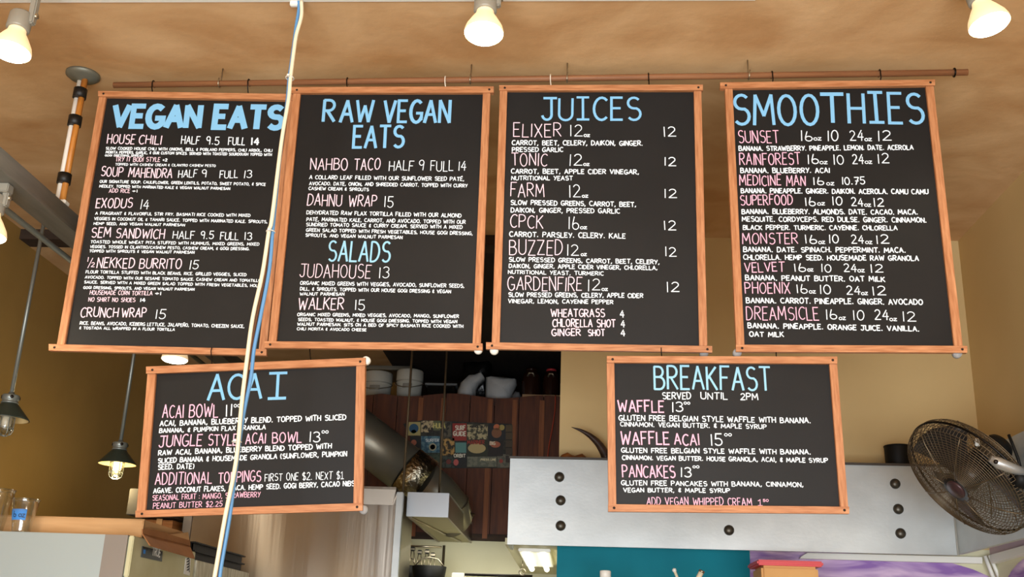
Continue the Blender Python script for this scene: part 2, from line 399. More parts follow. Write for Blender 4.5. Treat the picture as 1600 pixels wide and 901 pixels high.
# ------------------------------------------------------------------ menu boards
DW, DP = 0.0055, 0.011
class Board:
    def __init__(s, label, yaw, tilt, roll, W, H, x, z, y):
        yaw, tilt, roll = map(math.radians, (yaw, tilt, roll))
        R = Matrix.Rotation(yaw, 4, 'Z') @ Matrix.Rotation(tilt, 4, 'X') @ Matrix.Rotation(roll, 4, 'Y')
        s.m = Matrix.Translation((x, y, z + 1.6)) @ R; s.inv = s.m.inverted(); s.W, s.H = W, H
        s.t = thing('menu_board', label, 'menu board', mtx=s.m)
    def uv(s, px, py):
        o = s.inv @ CAM; d = s.inv.to_3x3() @ ray(px, py); k = -o.y / d.y; p = o + d * k
        return p.x, p.z
    def build(s, top, bottom, sw, pads, gp=0.022):
        """top/bottom: pixel ends of the rails (left x, top y, bottom y, right x, top y, bottom y); sw: stile width"""
        W, H, t = s.W / 2, s.H / 2, s.t
        s.panel = obj('chalk_panel', MB().box((-W + sw * .6, 0, -H), (W - sw * .6, .008, H)), chalkboard, t, True)
        for sg in (-1, 1):
            a, b = sorted((sg * W, sg * (W - sw)))
            obj('side_rail', MB().box((a, -DP, -H - .012 if sg < 0 else -H), (b, .012, H), bev=.0012), frame_wood_v, t, True)
        for nm, (lx, ly0, ly1, rx, ry0, ry1) in (('top_rail', top), ('bottom_rail', bottom)):
            a, b, c, d = s.uv(lx, ly0), s.uv(rx, ry0), s.uv(rx, ry1), s.uv(lx, ly1)
            ra = obj(nm, MB().prism([(p[0], -DP - .004, p[1]) for p in (a, b, c, d)], (0, .018, 0)), frame_wood, t, True)
            for e in (-1, 1):
                cx = (a[0] + d[0]) / 2 + sw * .75 if e < 0 else (b[0] + c[0]) / 2 - sw * .6
                cz = (a[1] + d[1]) / 2 if e < 0 else (b[1] + c[1]) / 2
                obj('screw', MB().lathe((cx, -DP - .004, cz), (0, -1, 0), [(.0042, 0), (.0038, .0014), (0, .0016)], 10), screw, ra, True)
        for px, py, m_ in pads:
            u, v = s.uv(px, py)
            obj('corner_pad', MB().lathe((u, .012, v), (0, -1, 0), [(0, 0), (.014, 0), (.0145, .006), (.013, .018), (0, .018)], 20), m_, t, True)
    def write(s, src, rows):
        ox, oy, k = src
        for name, col, segs in rows:
            for (txt, x0, x1, y0, y1, cap, st) in segs:
                bm = bmesh.new(); st *= {HD: 1.0 if st > 30 else .84, IT: .72, PR: .76}.get(name, .64)
                a = s.uv(ox + x0 / k, oy + y0 / k); b = s.uv(ox + x1 / k, oy + y1 / k); c = s.uv(ox + x0 / k, oy + (y0 - cap) / k)
                capm = math.hypot(c[0] - a[0], c[1] - a[1]); stm = capm * st / cap
                big = cap / k > 24
                letter(bm, txt, a[0], a[1], b[0], b[1], capm, stm, lambda u, v, k: Vector((u, -.0007 - k, v)), .02 if big else .05)
                obj(name, bm, col, s.panel, True)
B_, L_, P_, R_, W_ = ch_blue, ch_pale, ch_pink, ch_rose, ch_white
HD, IT, PR, DE = 'heading_lettering', 'item_lettering', 'price_lettering', 'description_lettering'
def D(txt, x0, x1, y0, y1, cap, st=6): return (DE, W_, [(txt, x0, x1, y0, y1, cap * .9, st)])

b1 = Board('tall chalk menu board headed VEGAN EATS, leftmost in the top row', 1.7, .54, -.15, .7177, .9403, -1.403, 1.3966, 3.42)
b1.build((155.8, 145, 153.5, 460, 149.8, 159.5), (79, 539, 549, 418, 547, 557), .0265, [])
b1.write((60, 120, 4), [
 (HD, B_, [('VEGAN', 450, 1012, 322, 326, 155, 34), ('EATS', 1085, 1525, 330, 336, 158, 34)]),
 (IT, P_, [('HOUSE', 427, 600, 420, 422, 60, 8), ('CHILI', 625, 768, 420, 423, 58, 8)]),
 (PR, W_, [('HALF', 890, 1005, 422, 424, 52, 7), ('9.5', 1048, 1130, 425, 426, 52, 7), ('FULL', 1185, 1290, 426, 428, 52, 7), ('14', 1328, 1378, 428, 428, 50, 12)]),
 D('SLOW COOKED HOUSE CHILI WITH ONIONS, BELL & POBLANO PEPPERS, CHILI ARBOL, CHILI', 420, 1462, 456, 470, 21),
 D('MORITA PEPPERS, GARLIC, & OUR CUSTOM SPICES. SERVED WITH TOASTED SOURDOUGH TOPPED WITH', 420, 1458, 480, 496, 20),
 D('GOGI DRESSING SPREAD', 415, 655, 498, 500, 15, 5),
 (IT, P_, [('TRY IT BODI STYLE', 480, 760, 530, 532, 30, 5)]), (PR, W_, [('+2', 775, 805, 530, 530, 20, 6)]),
 D('TOPPED WITH CASHEW CREAM & CILANTRO CASHEW PESTO', 480, 1108, 555, 564, 18, 5),
 (IT, P_, [('SOUP', 387, 525, 622, 624, 62, 8), ('MAHENDRA', 560, 835, 630, 633, 62, 8)]),
 (PR, W_, [('HALF', 873, 990, 630, 631, 50, 6.5), ('9', 1020, 1052, 630, 630, 50, 6.5), ('FULL', 1132, 1245, 633, 634, 50, 6.5), ('13', 1283, 1335, 633, 633, 50, 6.5)]),
 D('OUR SIGNATURE SOUP. CAULIFLOWER, GREEN LENTILS, POTATO, SWEET POTATO, & SPICE', 383, 1420, 663, 682, 21),
 D('MEDLEY. TOPPED WITH MARINATED KALE & VEGAN WALNUT PARMESAN', 380, 1198, 692, 708, 20),
 (IT, P_, [('ADD RICE', 440, 572, 724, 725, 26, 4.5)]), (PR, W_, [('+1', 585, 620, 724, 724, 20, 6)]),
 (IT, P_, [('EXODUS', 357, 585, 820, 821, 62, 8.5)]), (PR, W_, [('14', 635, 688, 828, 829, 60, 6.5)]),
 D('A FRAGRANT & FLAVORFUL STIR FRY. BASMATI RICE COOKED WITH MIXED', 355, 1325, 862, 876, 22)])
b1.write((60, 340, 4), [
 D('VEGGIES IN COCONUT OIL & TAMARI SAUCE. TOPPED WITH MARINATED KALE. SPROUTS,', 348, 1432, 15, 36, 22),
 D('HEMP SEED, AND VEGAN WALNUT PARMESAN', 345, 915, 45, 55, 20),
 (IT, P_, [('SEM', 328, 450, 123, 126, 64, 8.5), ('SANDWICH', 480, 787, 129, 133, 62, 8.5)]),
 (PR, W_, [('HALF', 838, 975, 132, 134, 50, 6.5), ('9.5', 1012, 1095, 134, 135, 50, 6.5), ('FULL', 1135, 1250, 138, 139, 50, 6.5), ('13', 1287, 1335, 140, 140, 50, 6.5)]),
 D('TOASTED WHOLE WHEAT PITA STUFFED WITH HUMMUS, MIXED GREENS, MIXED', 325, 1380, 160, 176, 22),
 D('VEGGIES. TOSSED IN CILANTRO/CASHEW PESTO, CASHEW CREAM, & GOGI DRESSING.', 322, 1320, 190, 205, 21),
 D('TOPPED WITH SPROUTS & VEGAN WALNUT PARMESAN', 317, 975, 217, 226, 20),
 (IT, P_, [('1', 305, 313, 276, 276, 30, 6), ('/', 308, 334, 312, 312, 62, 6), ('2', 328, 350, 310, 310, 30, 6), ('NEKKED', 363, 598, 315, 318, 66, 8.5), ('BURRITO', 628, 892, 318, 322, 66, 8.5)]),
 (PR, W_, [('15', 942, 998, 324, 325, 58, 6.5)]),
 D('FLOUR TORTILLA STUFFED WITH BLACK BEANS, RICE. GRILLED VEGGIES, SLICED', 295, 1300, 348, 366, 22),
 D('AVOCADO. TOPPED WITH OUR SESAME TOMATO SAUCE. CASHEW CREAM AND TOMATILLO', 290, 1390, 381, 403, 21),
 D('SAUCE. SERVED WITH A MIXED GREEN SALAD TOPPED WITH FRESH VEGETABLES, HOUSE', 285, 1404, 411, 435, 21),
 D('GOGI DRESSING, SPROUTS, AND VEGAN WALNUT PARMESAN', 280, 975, 445, 457, 20),
 (IT, P_, [('HOUSEMADE CORN TORTILLA', 320, 712, 482, 486, 28, 5)]), (PR, W_, [('+1', 728, 768, 486, 486, 24, 7)]),
 (IT, P_, [('NO SHIRT NO SHOES', 312, 605, 524, 528, 28, 5)]), (PR, W_, [('14', 635, 668, 528, 528, 26, 7)]),
 (IT, P_, [('CRUNCH', 260, 497, 622, 624, 62, 9), ('WRAP', 518, 672, 624, 626, 62, 9)]), (PR, W_, [('15', 730, 793, 632, 633, 62, 7)]),
 D('RICE. BEANS, AVOCADO, ICEBERG LETTUCE, JALAPEÑO, TOMATO, CHEEZEN SAUCE,', 258, 1288, 668, 690, 24, 6),
 D('& TOSTADA ALL WRAPPED IN A FLOUR TORTILLA', 255, 852, 697, 708, 20)])

b2 = Board('tall chalk menu board headed RAW VEGAN EATS, with SALADS lower down', -.35, 1.48, -.22, .7117, .919, -.6729, 1.4073, 3.38)
b2.build((457, 139, 148, 772, 138, 147.7), (415, 534.5, 544.7, 754.5, 538, 548.3), .0265, [(747, 546, white_plastic)])
b2.write((400, 120, 4), [
 (HD, B_, [('R', 413, 492, 285, 285, 144, 21), ('AW', 520, 732, 290, 290, 148, 21), ('VEGAN', 792, 1213, 290, 290, 148, 21), ('EATS', 602, 922, 450, 449, 146, 20)]),
 (IT, P_, [('NAHBO', 338, 572, 583, 583, 74, 8), ('TACO', 612, 775, 583, 583, 74, 8)]),
 (PR, W_, [('HALF', 830, 983, 587, 588, 66, 6.5), ('9', 1015, 1050, 587, 587, 70, 6.5), ('FULL', 1090, 1232, 589, 590, 68, 6.5), ('14', 1264, 1312, 590, 590, 62, 6.5)]),
 D('A COLLARD LEAF FILLED WITH OUR SUNFLOWER SEED PATÉ,', 332, 1302, 640, 652, 29, 7),
 D('AVOCADO. DATE, ONION, AND SHREDDED CARROT. TOPPED WITH CURRY', 332, 1322, 678, 692, 26, 6.5),
 D('CASHEW CREAM & SPROUTS', 328, 705, 708, 716, 24, 6.5),
 (IT, P_, [('DAHNU', 318, 535, 805, 808, 76, 8), ('WRAP', 577, 752, 810, 812, 74, 8)]), (PR, W_, [('15', 800, 858, 816, 816, 70, 6.5)]),
 D('DEHYDRATED RAW FLAX TORTILLA FILLED WITH OUR ALMOND', 315, 1283, 860, 880, 29, 7)])
b2.write((400, 340, 4), [
 D('PATÉ, MARINATED KALE, CARROT, AND AVOCADO. TOPPED WITH OUR', 315, 1310, 22, 40, 27, 6.5),
 D('SUNDRIED TOMATO SAUCE & CURRY CREAM. SERVED WITH A MIXED', 312, 1290, 54, 71, 26, 6.5),
 D('GREEN SALAD TOPPED WITH FRESH VEGETABLES, HOUSE GOGI DRESSING,', 312, 1355, 88, 110, 25, 6.5),
 D('SPROUTS, AND VEGAN WALNUT PARMESAN', 308, 915, 120, 134, 24, 6.5),
 (HD, L_, [('SALADS', 445, 835, 273, 280, 132, 14)]),
 (IT, P_, [('JUDAHOUSE', 272, 715, 372, 379, 85, 7)]), (PR, W_, [('13', 767, 832, 378, 378, 70, 6.5)]),
 D('ORGANIC MIXED GREENS WITH VEGGIES, AVOCADO, SUNFLOWER SEEDS,', 275, 1303, 420, 438, 27, 6.5),
 D('DILL, & SPROUTS. TOPPED WITH OUR HOUSE GOGI DRESSING & VEGAN', 275, 1218, 455, 473, 25, 6.5),
 D('WALNUT PARMESAN', 273, 552, 486, 488, 23, 6.5),
 (IT, P_, [('WALKER', 262, 547, 576, 577, 74, 9)]), (PR, W_, [('15', 617, 680, 578, 578, 68, 6.5)]),
 D('ORGANIC MIXED GREENS, MIXED VEGGIES, AVOCADO, MANGO, SUNFLOWER', 257, 1268, 615, 627, 24, 6.5),
 D('SEEDS, TOASTED WALNUT, & HOUSE GOGI DRESSING. TOPPED WITH VEGAN', 262, 1257, 646, 660, 23, 6.5),
 D('WALNUT PARMESAN. SITS ON A BED OF SPICY BASMATI RICE COOKED WITH', 257, 1295, 675, 689, 23, 6.5),
 D('CHILI MORITA & AVOCADO CHEESE', 255, 690, 703, 710, 21, 6)])

b3 = Board('tall chalk menu board headed JUICES, listing Elixer to Gardenfire', .18, 3.02, -.32, .7034, .908, .0712, 1.4083, 3.36)
b3.build((780.5, 136, 144.3, 1097.5, 135, 144), (760, 536, 546.3, 1112, 542, 552), .026, [(772, 547, white_plastic), (1100, 552, grey_plastic)])
def juice(n, x0, x1, y0, y1, cap, o0, o1, oy, ocap, z0, z1, pz0, pz1, py, pcap, oz='12'):
    return [(IT, P_, [(n, x0, x1, y0, y1, cap, 7.5)]), (PR, W_, [(oz, o0, o1, oy, oy, ocap, 7), ('oz', z0, z1, oy, oy, 18, 6), ('12', pz0, pz1, py, py, pcap, 7.5)])]
b3.write((760, 120, 4), [(HD, B_, [('JUİCES', 345, 965, 275, 275, 148, 17)])]
 + juice('ELIXER', 168, 468, 376, 377, 86, 522, 600, 376, 76, 608, 648, 1108, 1185, 376, 66)
 + [D('CARROT, BEET, CELERY, DAIKON, GINGER.', 158, 978, 428, 432, 36, 9), D('PRESSED GARLIC', 160, 480, 470, 470, 34, 8.5)]
 + juice('TONIC', 157, 380, 558, 558, 80, 517, 598, 557, 74, 605, 645, 1112, 1185, 558, 56)
 + [D('CARROT, BEET, APPLE CIDER VINEGAR,', 153, 955, 606, 610, 35, 9), D('NUTRITIONAL YEAST', 155, 540, 647, 649, 32, 8)]
 + juice('FARM', 150, 362, 750, 752, 87, 517, 588, 755, 78, 597, 637, 1112, 1190, 760, 58)
 + [D('SLOW PRESSED GREENS, CARROT, BEET,', 150, 937, 800, 814, 35, 9), D('DAIKON, GINGER, PRESSED GARLIC', 152, 835, 848, 855, 35, 8.5)])
b3.write((760, 340, 4),
 juice('CPCK', 147, 355, 65, 67, 86, 512, 580, 72, 82, 585, 630, 1110, 1185, 78, 62, '16')
 + [D('CARROT. PARSLEY. CELERY. KALE', 143, 870, 120, 132, 38, 9)]
 + juice('BUZZED', 143, 475, 235, 238, 94, 503, 577, 240, 72, 590, 628, 1117, 1188, 243, 62)
 + [D('SLOW PRESSED GREENS, CARROT, BEET, CELERY,', 140, 1083, 275, 292, 33, 8.5), D('DAIKON, GINGER, APPLE CIDER VINEGER, CHLORELLA,', 140, 1070, 315, 328, 31, 8), D('NUTRITIONAL YEAST, TURMERIC', 135, 733, 352, 362, 29, 7.5)]
 + juice('GARDENFIRE', 132, 597, 455, 460, 88, 633, 710, 458, 74, 720, 760, 1127, 1205, 464, 66)
 + [D('SLOW PRESSED GREENS, CELERY, APPLE CIDER', 137, 980, 495, 502, 33, 8.5), D('VINEGAR, LEMON, CAYENNE PEPPER', 135, 793, 535, 540, 31, 8),
    (IT, P_, [('WHEATGRASS', 403, 740, 620, 622, 52, 9)]), (PR, W_, [('4', 835, 862, 625, 625, 48, 8)]),
    (IT, P_, [('CHLORELLA SHOT', 412, 807, 683, 686, 52, 9)]), (PR, W_, [('4', 840, 866, 688, 688, 48, 8)]),
    (IT, P_, [('GINGER', 407, 590, 740, 740, 46, 9), ('SHOT', 635, 740, 740, 741, 44, 9)]), (PR, W_, [('4', 840, 868, 742, 742, 44, 8)])])

b4 = Board('tall chalk menu board headed SMOOTHIES, rightmost in the top row', -.84, .69, -.65, .7066, .9204, .8598, 1.4122, 3.33)
b4.build((1124.5, 132, 141.3, 1459, 127.5, 136.5), (1149, 540, 551, 1509, 542, 552.5), .026, [(1152, 551, grey_plastic), (1496, 552, grey_plastic)])
def smooth(n, x0, x1, y0, y1, cap, q):
    return [(IT, R_, [(n, x0, x1, y0, y1, cap, 8)])] + ([(PR, W_, [(t, a, b, y, y, c if t != 'oz' else 20, 7.5 if t != 'oz' else 6) for t, a, b, y, c in q])])
def row(a, y, c, pos):
    return [(t, p, r, yy, c) for t, p, r, yy in zip(a, pos[0::2], pos[1::2], y)]
OZ = ['16', 'oz', '10', '24', 'oz', '12']
b4.write((1110, 120, 4), [(HD, B_, [('SMOO', 143, 682, 308, 302, 200, 22), ('T', 690, 838, 296, 296, 192, 26), ('HİES', 862, 1337, 292, 296, 198, 22)])]
 + smooth('SUNSET', 175, 430, 413, 412, 80, row(OZ, [402, 398, 402, 402, 402, 402], 67, [565, 640, 645, 695, 732, 800, 873, 957, 963, 1010, 1047, 1132]))
 + [D('BANANA. STRAWBERRY. PINEAPPLE. LEMON. DATE. ACEROLA', 177, 1270, 465, 457, 36, 9)]
 + smooth('RAINFOREST', 182, 565, 553, 550, 74, row(OZ, [548, 546, 548, 545, 544, 543], 63, [608, 680, 683, 733, 770, 835, 888, 960, 965, 1012, 1047, 1118]))
 + [D('BANANA. BLUEBERRY. ACAI', 187, 747, 603, 602, 38, 9.5)]
 + [(IT, R_, [('MEDICINE', 182, 443, 682, 681, 68, 8), ('MAN', 475, 595, 682, 682, 66, 8)]), (PR, W_, [('16', 643, 713, 678, 678, 52, 7.5), ('oz', 725, 775, 678, 678, 20, 6), ('10.75', 823, 968, 676, 675, 50, 8)])]
 + [D('BANANA. PINEAPPLE. GINGER. DAIKON. ACEROLA. CAMU CAMU', 190, 1363, 728, 735, 37, 9.5)]
 + smooth('SUPERFOOD', 187, 515, 803, 800, 66, row(OZ, [807, 804, 806, 810, 812, 812], 56, [593, 660, 668, 717, 763, 825, 882, 957, 962, 1005, 1022, 1085]))
 + [D('BANANA. BLUEBERRY. ALMONDS. DATE. CACAO. MACA.', 195, 1298, 858, 862, 37, 9.5)])
b4.write((1110, 340, 4), [
 D('MESQUITE. CORDYCEPS. RED DULSE. GINGER. CINNAMON.', 197, 1352, 25, 32, 37, 9), D('BLACK PEPPER. TURMERIC. CAYENNE. CHLORELLA', 203, 1170, 77, 80, 35, 9)]
 + smooth('MONSTER', 200, 548, 166, 165, 70, row(OZ, [165, 165, 163, 165, 165, 165], 57, [593, 668, 675, 718, 742, 803, 882, 960, 968, 1013, 1038, 1118]))
 + [D('BANANA. DATE. SPINACH. PEPPERMINT. MACA.', 205, 1222, 215, 221, 38, 9.5), D('CHLORELLA. HEMP SEED. HOUSEMADE RAW GRANOLA', 205, 1303, 264, 271, 38, 9.5)]
 + smooth('VELVET', 213, 465, 342, 338, 62, row(OZ, [340, 337, 342, 342, 342, 344], 53, [525, 600, 607, 645, 693, 757, 835, 915, 920, 965, 1002, 1080]))
 + [D('BANANA. PEANUT BUTTER. OAT MILK', 218, 1093, 392, 402, 39, 10)]
 + smooth('PHOENIX', 217, 500, 475, 475, 72, row(OZ, [475, 474, 478, 482, 484, 488], 58, [540, 610, 617, 660, 685, 755, 852, 938, 943, 985, 1015, 1098]))
 + [D('BANANA. CARROT. PINEAPPLE. GINGER. AVOCADO', 223, 1328, 535, 546, 41, 10)]
 + smooth('DREAMSICLE', 225, 680, 640, 640, 84, row(OZ, [638, 640, 640, 642, 646, 650], 65, [723, 795, 803, 847, 893, 962, 1028, 1115, 1120, 1167, 1203, 1285]))
 + [D('BANANA. PINEAPPLE. ORANGE JUICE. VANILLA.', 233, 1307, 690, 712, 39, 10), D('OAT MILK', 243, 460, 745, 747, 38, 10)])

b5 = Board('wide chalk menu board headed ACAI, hung crooked under the VEGAN EATS board', -1.45, 2.11, -3.01, .7355, .4495, -1.0473, .6238, 3.40)
b5.build((231, 574, 584.8, 572.5, 560, 571.8), (214.5, 798, 808.5, 568, 786, 798), .029, [(572, 563, white_plastic), (568, 796, grey_plastic)])
b5.write((200, 545, 3.3375), [
 (HD, B_, [('A', 413, 503, 271, 268, 140, 17), ('C', 517, 600, 265, 264, 136, 17), ('A', 612, 697, 264, 262, 138, 17), ('İ', 727, 826, 262, 259, 140, 17)]),
 (IT, R_, [('ACAI', 178, 290, 362, 360, 70, 8), ('BOWL', 317, 470, 360, 355, 70, 8)]), (PR, W_, [('11', 508, 545, 352, 351, 62, 8), ('00', 552, 586, 306, 304, 18, 5)]),
 D('ACAI, BANANA, BLUEBERRY BLEND. TOPPED WITH SLICED', 165, 1138, 403, 370, 33, 8.5), D('BANANA, & PUMPKIN FLAX GRANOLA', 162, 718, 439, 420, 28, 7.5),
 (IT, R_, [('JUNGLE', 160, 385, 512, 507, 64, 8), ('STYLE', 415, 570, 507, 503, 62, 8), ('ACAI', 612, 718, 496, 494, 56, 8), ('BOWL', 752, 905, 490, 487, 58, 8)]),
 (PR, W_, [('13', 945, 1003, 485, 484, 56, 7), ('00', 1010, 1045, 440, 440, 16, 5)]),
 D('RAW ACAI, BANANA, BLUEBERRY BLEND TOPPED WITH', 157, 1062, 556, 520, 32, 8.5), D('SLICED BANANA & HOUSEMADE GRANOLA (SUNFLOWER, PUMPKIN', 155, 1142, 596, 560, 31, 8), D('SEED. DATE)', 155, 345, 630, 625, 32, 8),
 (IT, R_, [('ADDITIONAL', 140, 437, 712, 702, 64, 7.5), ('TOPPINGS', 470, 693, 701, 691, 58, 7.5)]), (PR, W_, [('FIRST ONE $2. NEXT $¹', 713, 1125, 690, 678, 40, 4.5)]),
 D('AGAVE. COCONUT FLAKES, MACA. HEMP SEED. GOGI BERRY, CACAO NIBS', 132, 1182, 753, 715, 31, 8),
 (IT, R_, [('SEASONAL FRUIT : MANGO, STRAWBERRY', 127, 690, 791, 772, 29, 4.5)]), (IT, R_, [('PEANUT BUTTER $2.25', 130, 492, 832, 822, 30, 4.5)])])

b6 = Board('wide chalk menu board headed BREAKFAST, hanging in front of the steel hood', .78, 1.49, -1.09, .7261, .446, .4647, .6599, 3.33)
b6.build((948, 557.5, 567.8, 1306.5, 558.5, 569.5), (950, 788, 799.5, 1325, 792, 803), .024, [])
b6.write((930, 545, 3.337), [
 (HD, L_, [('BREAKFAST', 307, 918, 213, 221, 127, 13)]), (DE, W_, [('SERVED', 350, 500, 262, 262, 38, 8), ('UNTIL', 550, 690, 263, 264, 38, 8), ('2PM', 757, 850, 266, 266, 38, 8)]),
 (IT, R_, [('WAFFLE', 118, 360, 331, 330, 64, 10)]), (PR, W_, [('13', 400, 460, 330, 330, 54, 7.5), ('00', 462, 495, 290, 290, 15, 5)]),
 D('GLUTEN FREE BELGIAN STYLE WAFFLE WITH BANANA.', 122, 1125, 373, 388, 34, 8), D('CINNAMON. VEGAN BUTTER. & MAPLE SYRUP', 130, 893, 404, 418, 28, 7),
 (IT, R_, [('WAFFLE', 132, 388, 501, 501, 70, 10), ('ACAI', 413, 545, 502, 502, 62, 9)]), (PR, W_, [('15', 603, 665, 504, 504, 64, 8), ('00', 673, 712, 455, 455, 16, 5)]),
 D('GLUTEN FREE BELGIAN STYLE WAFFLE WITH BANANA.', 135, 1125, 541, 551, 31, 8), D('CINNAMON. VEGAN BUTTER. HOUSE GRANOLA, ACAI, & MAPLE SYRUP', 140, 1213, 578, 594, 28, 7.5),
 (IT, R_, [('PANCAKES', 142, 418, 672, 671, 66, 9)]), (PR, W_, [('13', 445, 503, 667, 667, 54, 7.5), ('00', 508, 543, 622, 622, 15, 5)]),
 D('GLUTEN FREE PANCAKES WITH BANANA, CINNAMON,', 135, 1087, 711, 720, 30, 7.5), D('VEGAN BUTTER, & MAPLE SYRUP', 147, 703, 747, 750, 27, 7.5),
 (IT, R_, [('ADD VEGAN WHIPPED CREAM', 268, 818, 813, 818, 42, 5.5)]), (PR, R_, [('¹', 848, 872, 818, 818, 33, 5.5), ('50', 875, 904, 797, 797, 15, 4)])])

# ------------------------------------------------------------------ hanging rod and its hooks
ra, rb = atz(178, 133, 3.53), atz(1512, 113, 3.53)
def rod_at(px):
    lo, hi = 0.0, 1.0
    for _ in range(40):
        m_ = (lo + hi) / 2; p = ra.lerp(rb, m_) - CAM; c = M.transposed() @ p
        if 800 + F * c.x / c.z < px: lo = m_
        else: hi = m_
    return ra.lerp(rb, lo)
tag(obj('hanging_rod', MB().tube([ra, rb], .0112, 14), rod_wood), 'long brown wooden rod under the ceiling that the top row of boards hangs from', 'rod')
def arc(c, r, a0, a1, n=10):
    return [c + Vector((0, -r * math.cos(math.radians(a0 + (a1 - a0) * i / n)), r * math.sin(math.radians(a0 + (a1 - a0) * i / n)))) for i in range(n + 1)]
def board_top(b, px):      # top of a board's top rail below a pixel column
    lo = b.inv @ CAM; d = b.inv.to_3x3() @ ray(px, 140 if b in (b1, b2, b3, b4) else 565); p = lo + d * (-lo.y / d.y)
    return b.m @ Vector((p.x, .0, b.H / 2 + .006))
for px, b, m_, lab in ((240, b1, black_steel, 'dark wire hook holding the VEGAN EATS board near its left end'),
                       (389, b1, black_steel, 'dark wire hook holding the VEGAN EATS board near its right end'),
                       (543, b2, black_steel, 'dark wire hook holding the RAW VEGAN EATS board at its left'),
                       (696, b2, white_wire, 'white wire hook holding the RAW VEGAN EATS board at its right'),
                       (860, b3, white_wire, 'white wire hook holding the JUICES board at its left'),
                       (1013, b3, black_steel, 'dark wire hook holding the JUICES board at its right'),
                       (1206, b4, black_steel, 'dark wire hook holding the SMOOTHIES board at its left'),
                       (1374, b4, black_steel, 'dark wire hook holding the SMOOTHIES board at its right')):
    c = rod_at(px); e = board_top(b, px)
    pts = arc(c, .0142, 205, -20, 12) + [c + Vector((0.001, -.012, -.02)), e + Vector((.002, -.006, .012)), e + Vector((.001, .002, .003)), e + Vector((-.001, .008, .008))]
    tag(obj('rod_hook', MB().tube(pts, .0021, 6), m_), lab, 'hook', 'hooks between rod and boards')
for px, m_, lab in ((343, zinc, 'screw hook in the ceiling carrying the rod above the VEGAN EATS board'), (735, zinc, 'screw hook in the ceiling carrying the rod above the RAW VEGAN EATS board'),
                    (886, zinc, 'screw hook in the ceiling carrying the rod above the JUICES heading'), (1170, zinc, 'screw hook in the ceiling carrying the rod above the SMOOTHIES heading')):
    c = rod_at(px)
    pts = [Vector((c.x, c.y + .013, CE)), Vector((c.x, c.y + .014, c.z + .012))] + arc(c, .0145, 180, 360, 10)[1:] + [c + Vector((.002, -.016, .014))]
    tag(obj('ceiling_hook', MB().tube(pts, .0025, 6), m_), lab, 'hook', 'ceiling hooks carrying the rod')
c = rod_at(1491)
tag(obj('rod_ring', MB().ring(c, (rb - ra), .0145, .0028, 20, 6), black_steel), 'dark ring around the rod near its right end', 'ring')
for px, py0, py1, b, lab in ((485, 548, 565, b5, 'small wire hook above the ACAI board under the RAW VEGAN EATS board'), (331, 549, 571, b5, 'small wire hook above the ACAI board under the VEGAN EATS board'),
                             (1033, 549, 559, b6, 'small wire hook above the BREAKFAST board under the JUICES board'), (1212, 551, 560, b6, 'small wire hook above the BREAKFAST board under the SMOOTHIES board')):
    e = board_top(b, px); p = at(px, py0 - 6, e.y + .008)
    tag(obj('board_hook', MB().tube([p, p + Vector((0, -.004, -.012)), e + Vector((.002, -.004, .012)), e + Vector((.003, 0, -.002))], .0018, 6), black_steel), lab, 'hook', 'hooks between upper and lower boards')

# ------------------------------------------------------------------ track lamps at the ceiling
def flood(label, px, py, y, tilt, group, top, fix=fixture_grey, watts=11, side=1):
    """floodlight bulb: face centre at the pixel, axis tilt (x, y) off vertical; body runs up to `top`"""
    f = at(px, py, y); n = Vector((tilt[0], tilt[1], -1)).normalized()
    t = thing('track_lamp', label, 'track lamp', (f.x, f.y, top), group=group)
    bk = f - n * .105
    lathe = MB().lathe(f, -n, [(.0595, -.002), (.0605, .006), (.056, .022), (.04, .052), (.03, .068), (.027, .078), (.0265, .1), (0, .1)], 36)
    bl = obj('bulb', lathe, bulb_side, t)
    obj('bulb_face', MB().lathe(f, n, [(.0592, .0), (.054, .007), (.035, .013), (0, .0155)], 36), bulb_face, bl)
    obj('lamp_holder', MB().lathe(f - n * .082, -n, [(.0, 0), (.034, 0), (.036, .004), (.036, .055), (.033, .06), (.0, .062)], 28), fix, t)
    s0 = bk - n * .03 + Vector((.036 * side, 0, 0)); topv = Vector((bk.x + .036 * side, bk.y, top - .02))
    obj('lamp_arm', MB().box((s0.x - .011, s0.y - .012, min(s0.z, topv.z) - .03), (s0.x + .011, s0.y + .012, top - .015), bev=.004), fix, t)
    obj('pivot_knob', MB().lathe(s0 + Vector((.011 * side, 0, 0)), (side, 0, 0), [(0, .006), (.009, .006), (.009, 0)], 14), zinc, t)
    obj('track_adapter', MB().box((f.x - .05, f.y - .018, top - .03), (f.x + .05, f.y + .018, top), bev=.003), fix, t)
    l = lamp('bulb_light', 'SPOT', f + n * .03, watts, (1.0, .88, .68), .05, f + n, None, math.radians(155)); return t
TG = 'floodlights on the ceiling track'
flood('lit floodlight at the ceiling in the top left corner', 17, 80, 2.83, (-.02, -.1), TG, CE - .02, side=1)
flood('lit floodlight at the ceiling above the RAW VEGAN EATS board', 756, 52, 2.83, (0, -.12), TG, CE - .02, side=1)
flood('lit floodlight at the ceiling in the top right corner', 1546, 38, 2.83, (.17, -.1), TG, CE - .02, side=-1)
tag(obj('track_rail', MB().box((LX + .2, 2.81, CE - .02), (RX - .1, 2.85, CE)), white_plastic), 'white lighting track on the ceiling, just above the picture, carrying floodlights', 'lighting track')
wa, wb = atz(-60, 2.2, CE), atz(1180, -1.5, CE)
tag(obj('cable_raceway', MB().prism([wa, wb, wb + Vector((0, -.05, 0)), wa + Vector((0, -.05, 0))], (0, 0, -.006)), white_plastic), 'white flat cable raceway along the ceiling at the top edge of the picture', 'raceway')

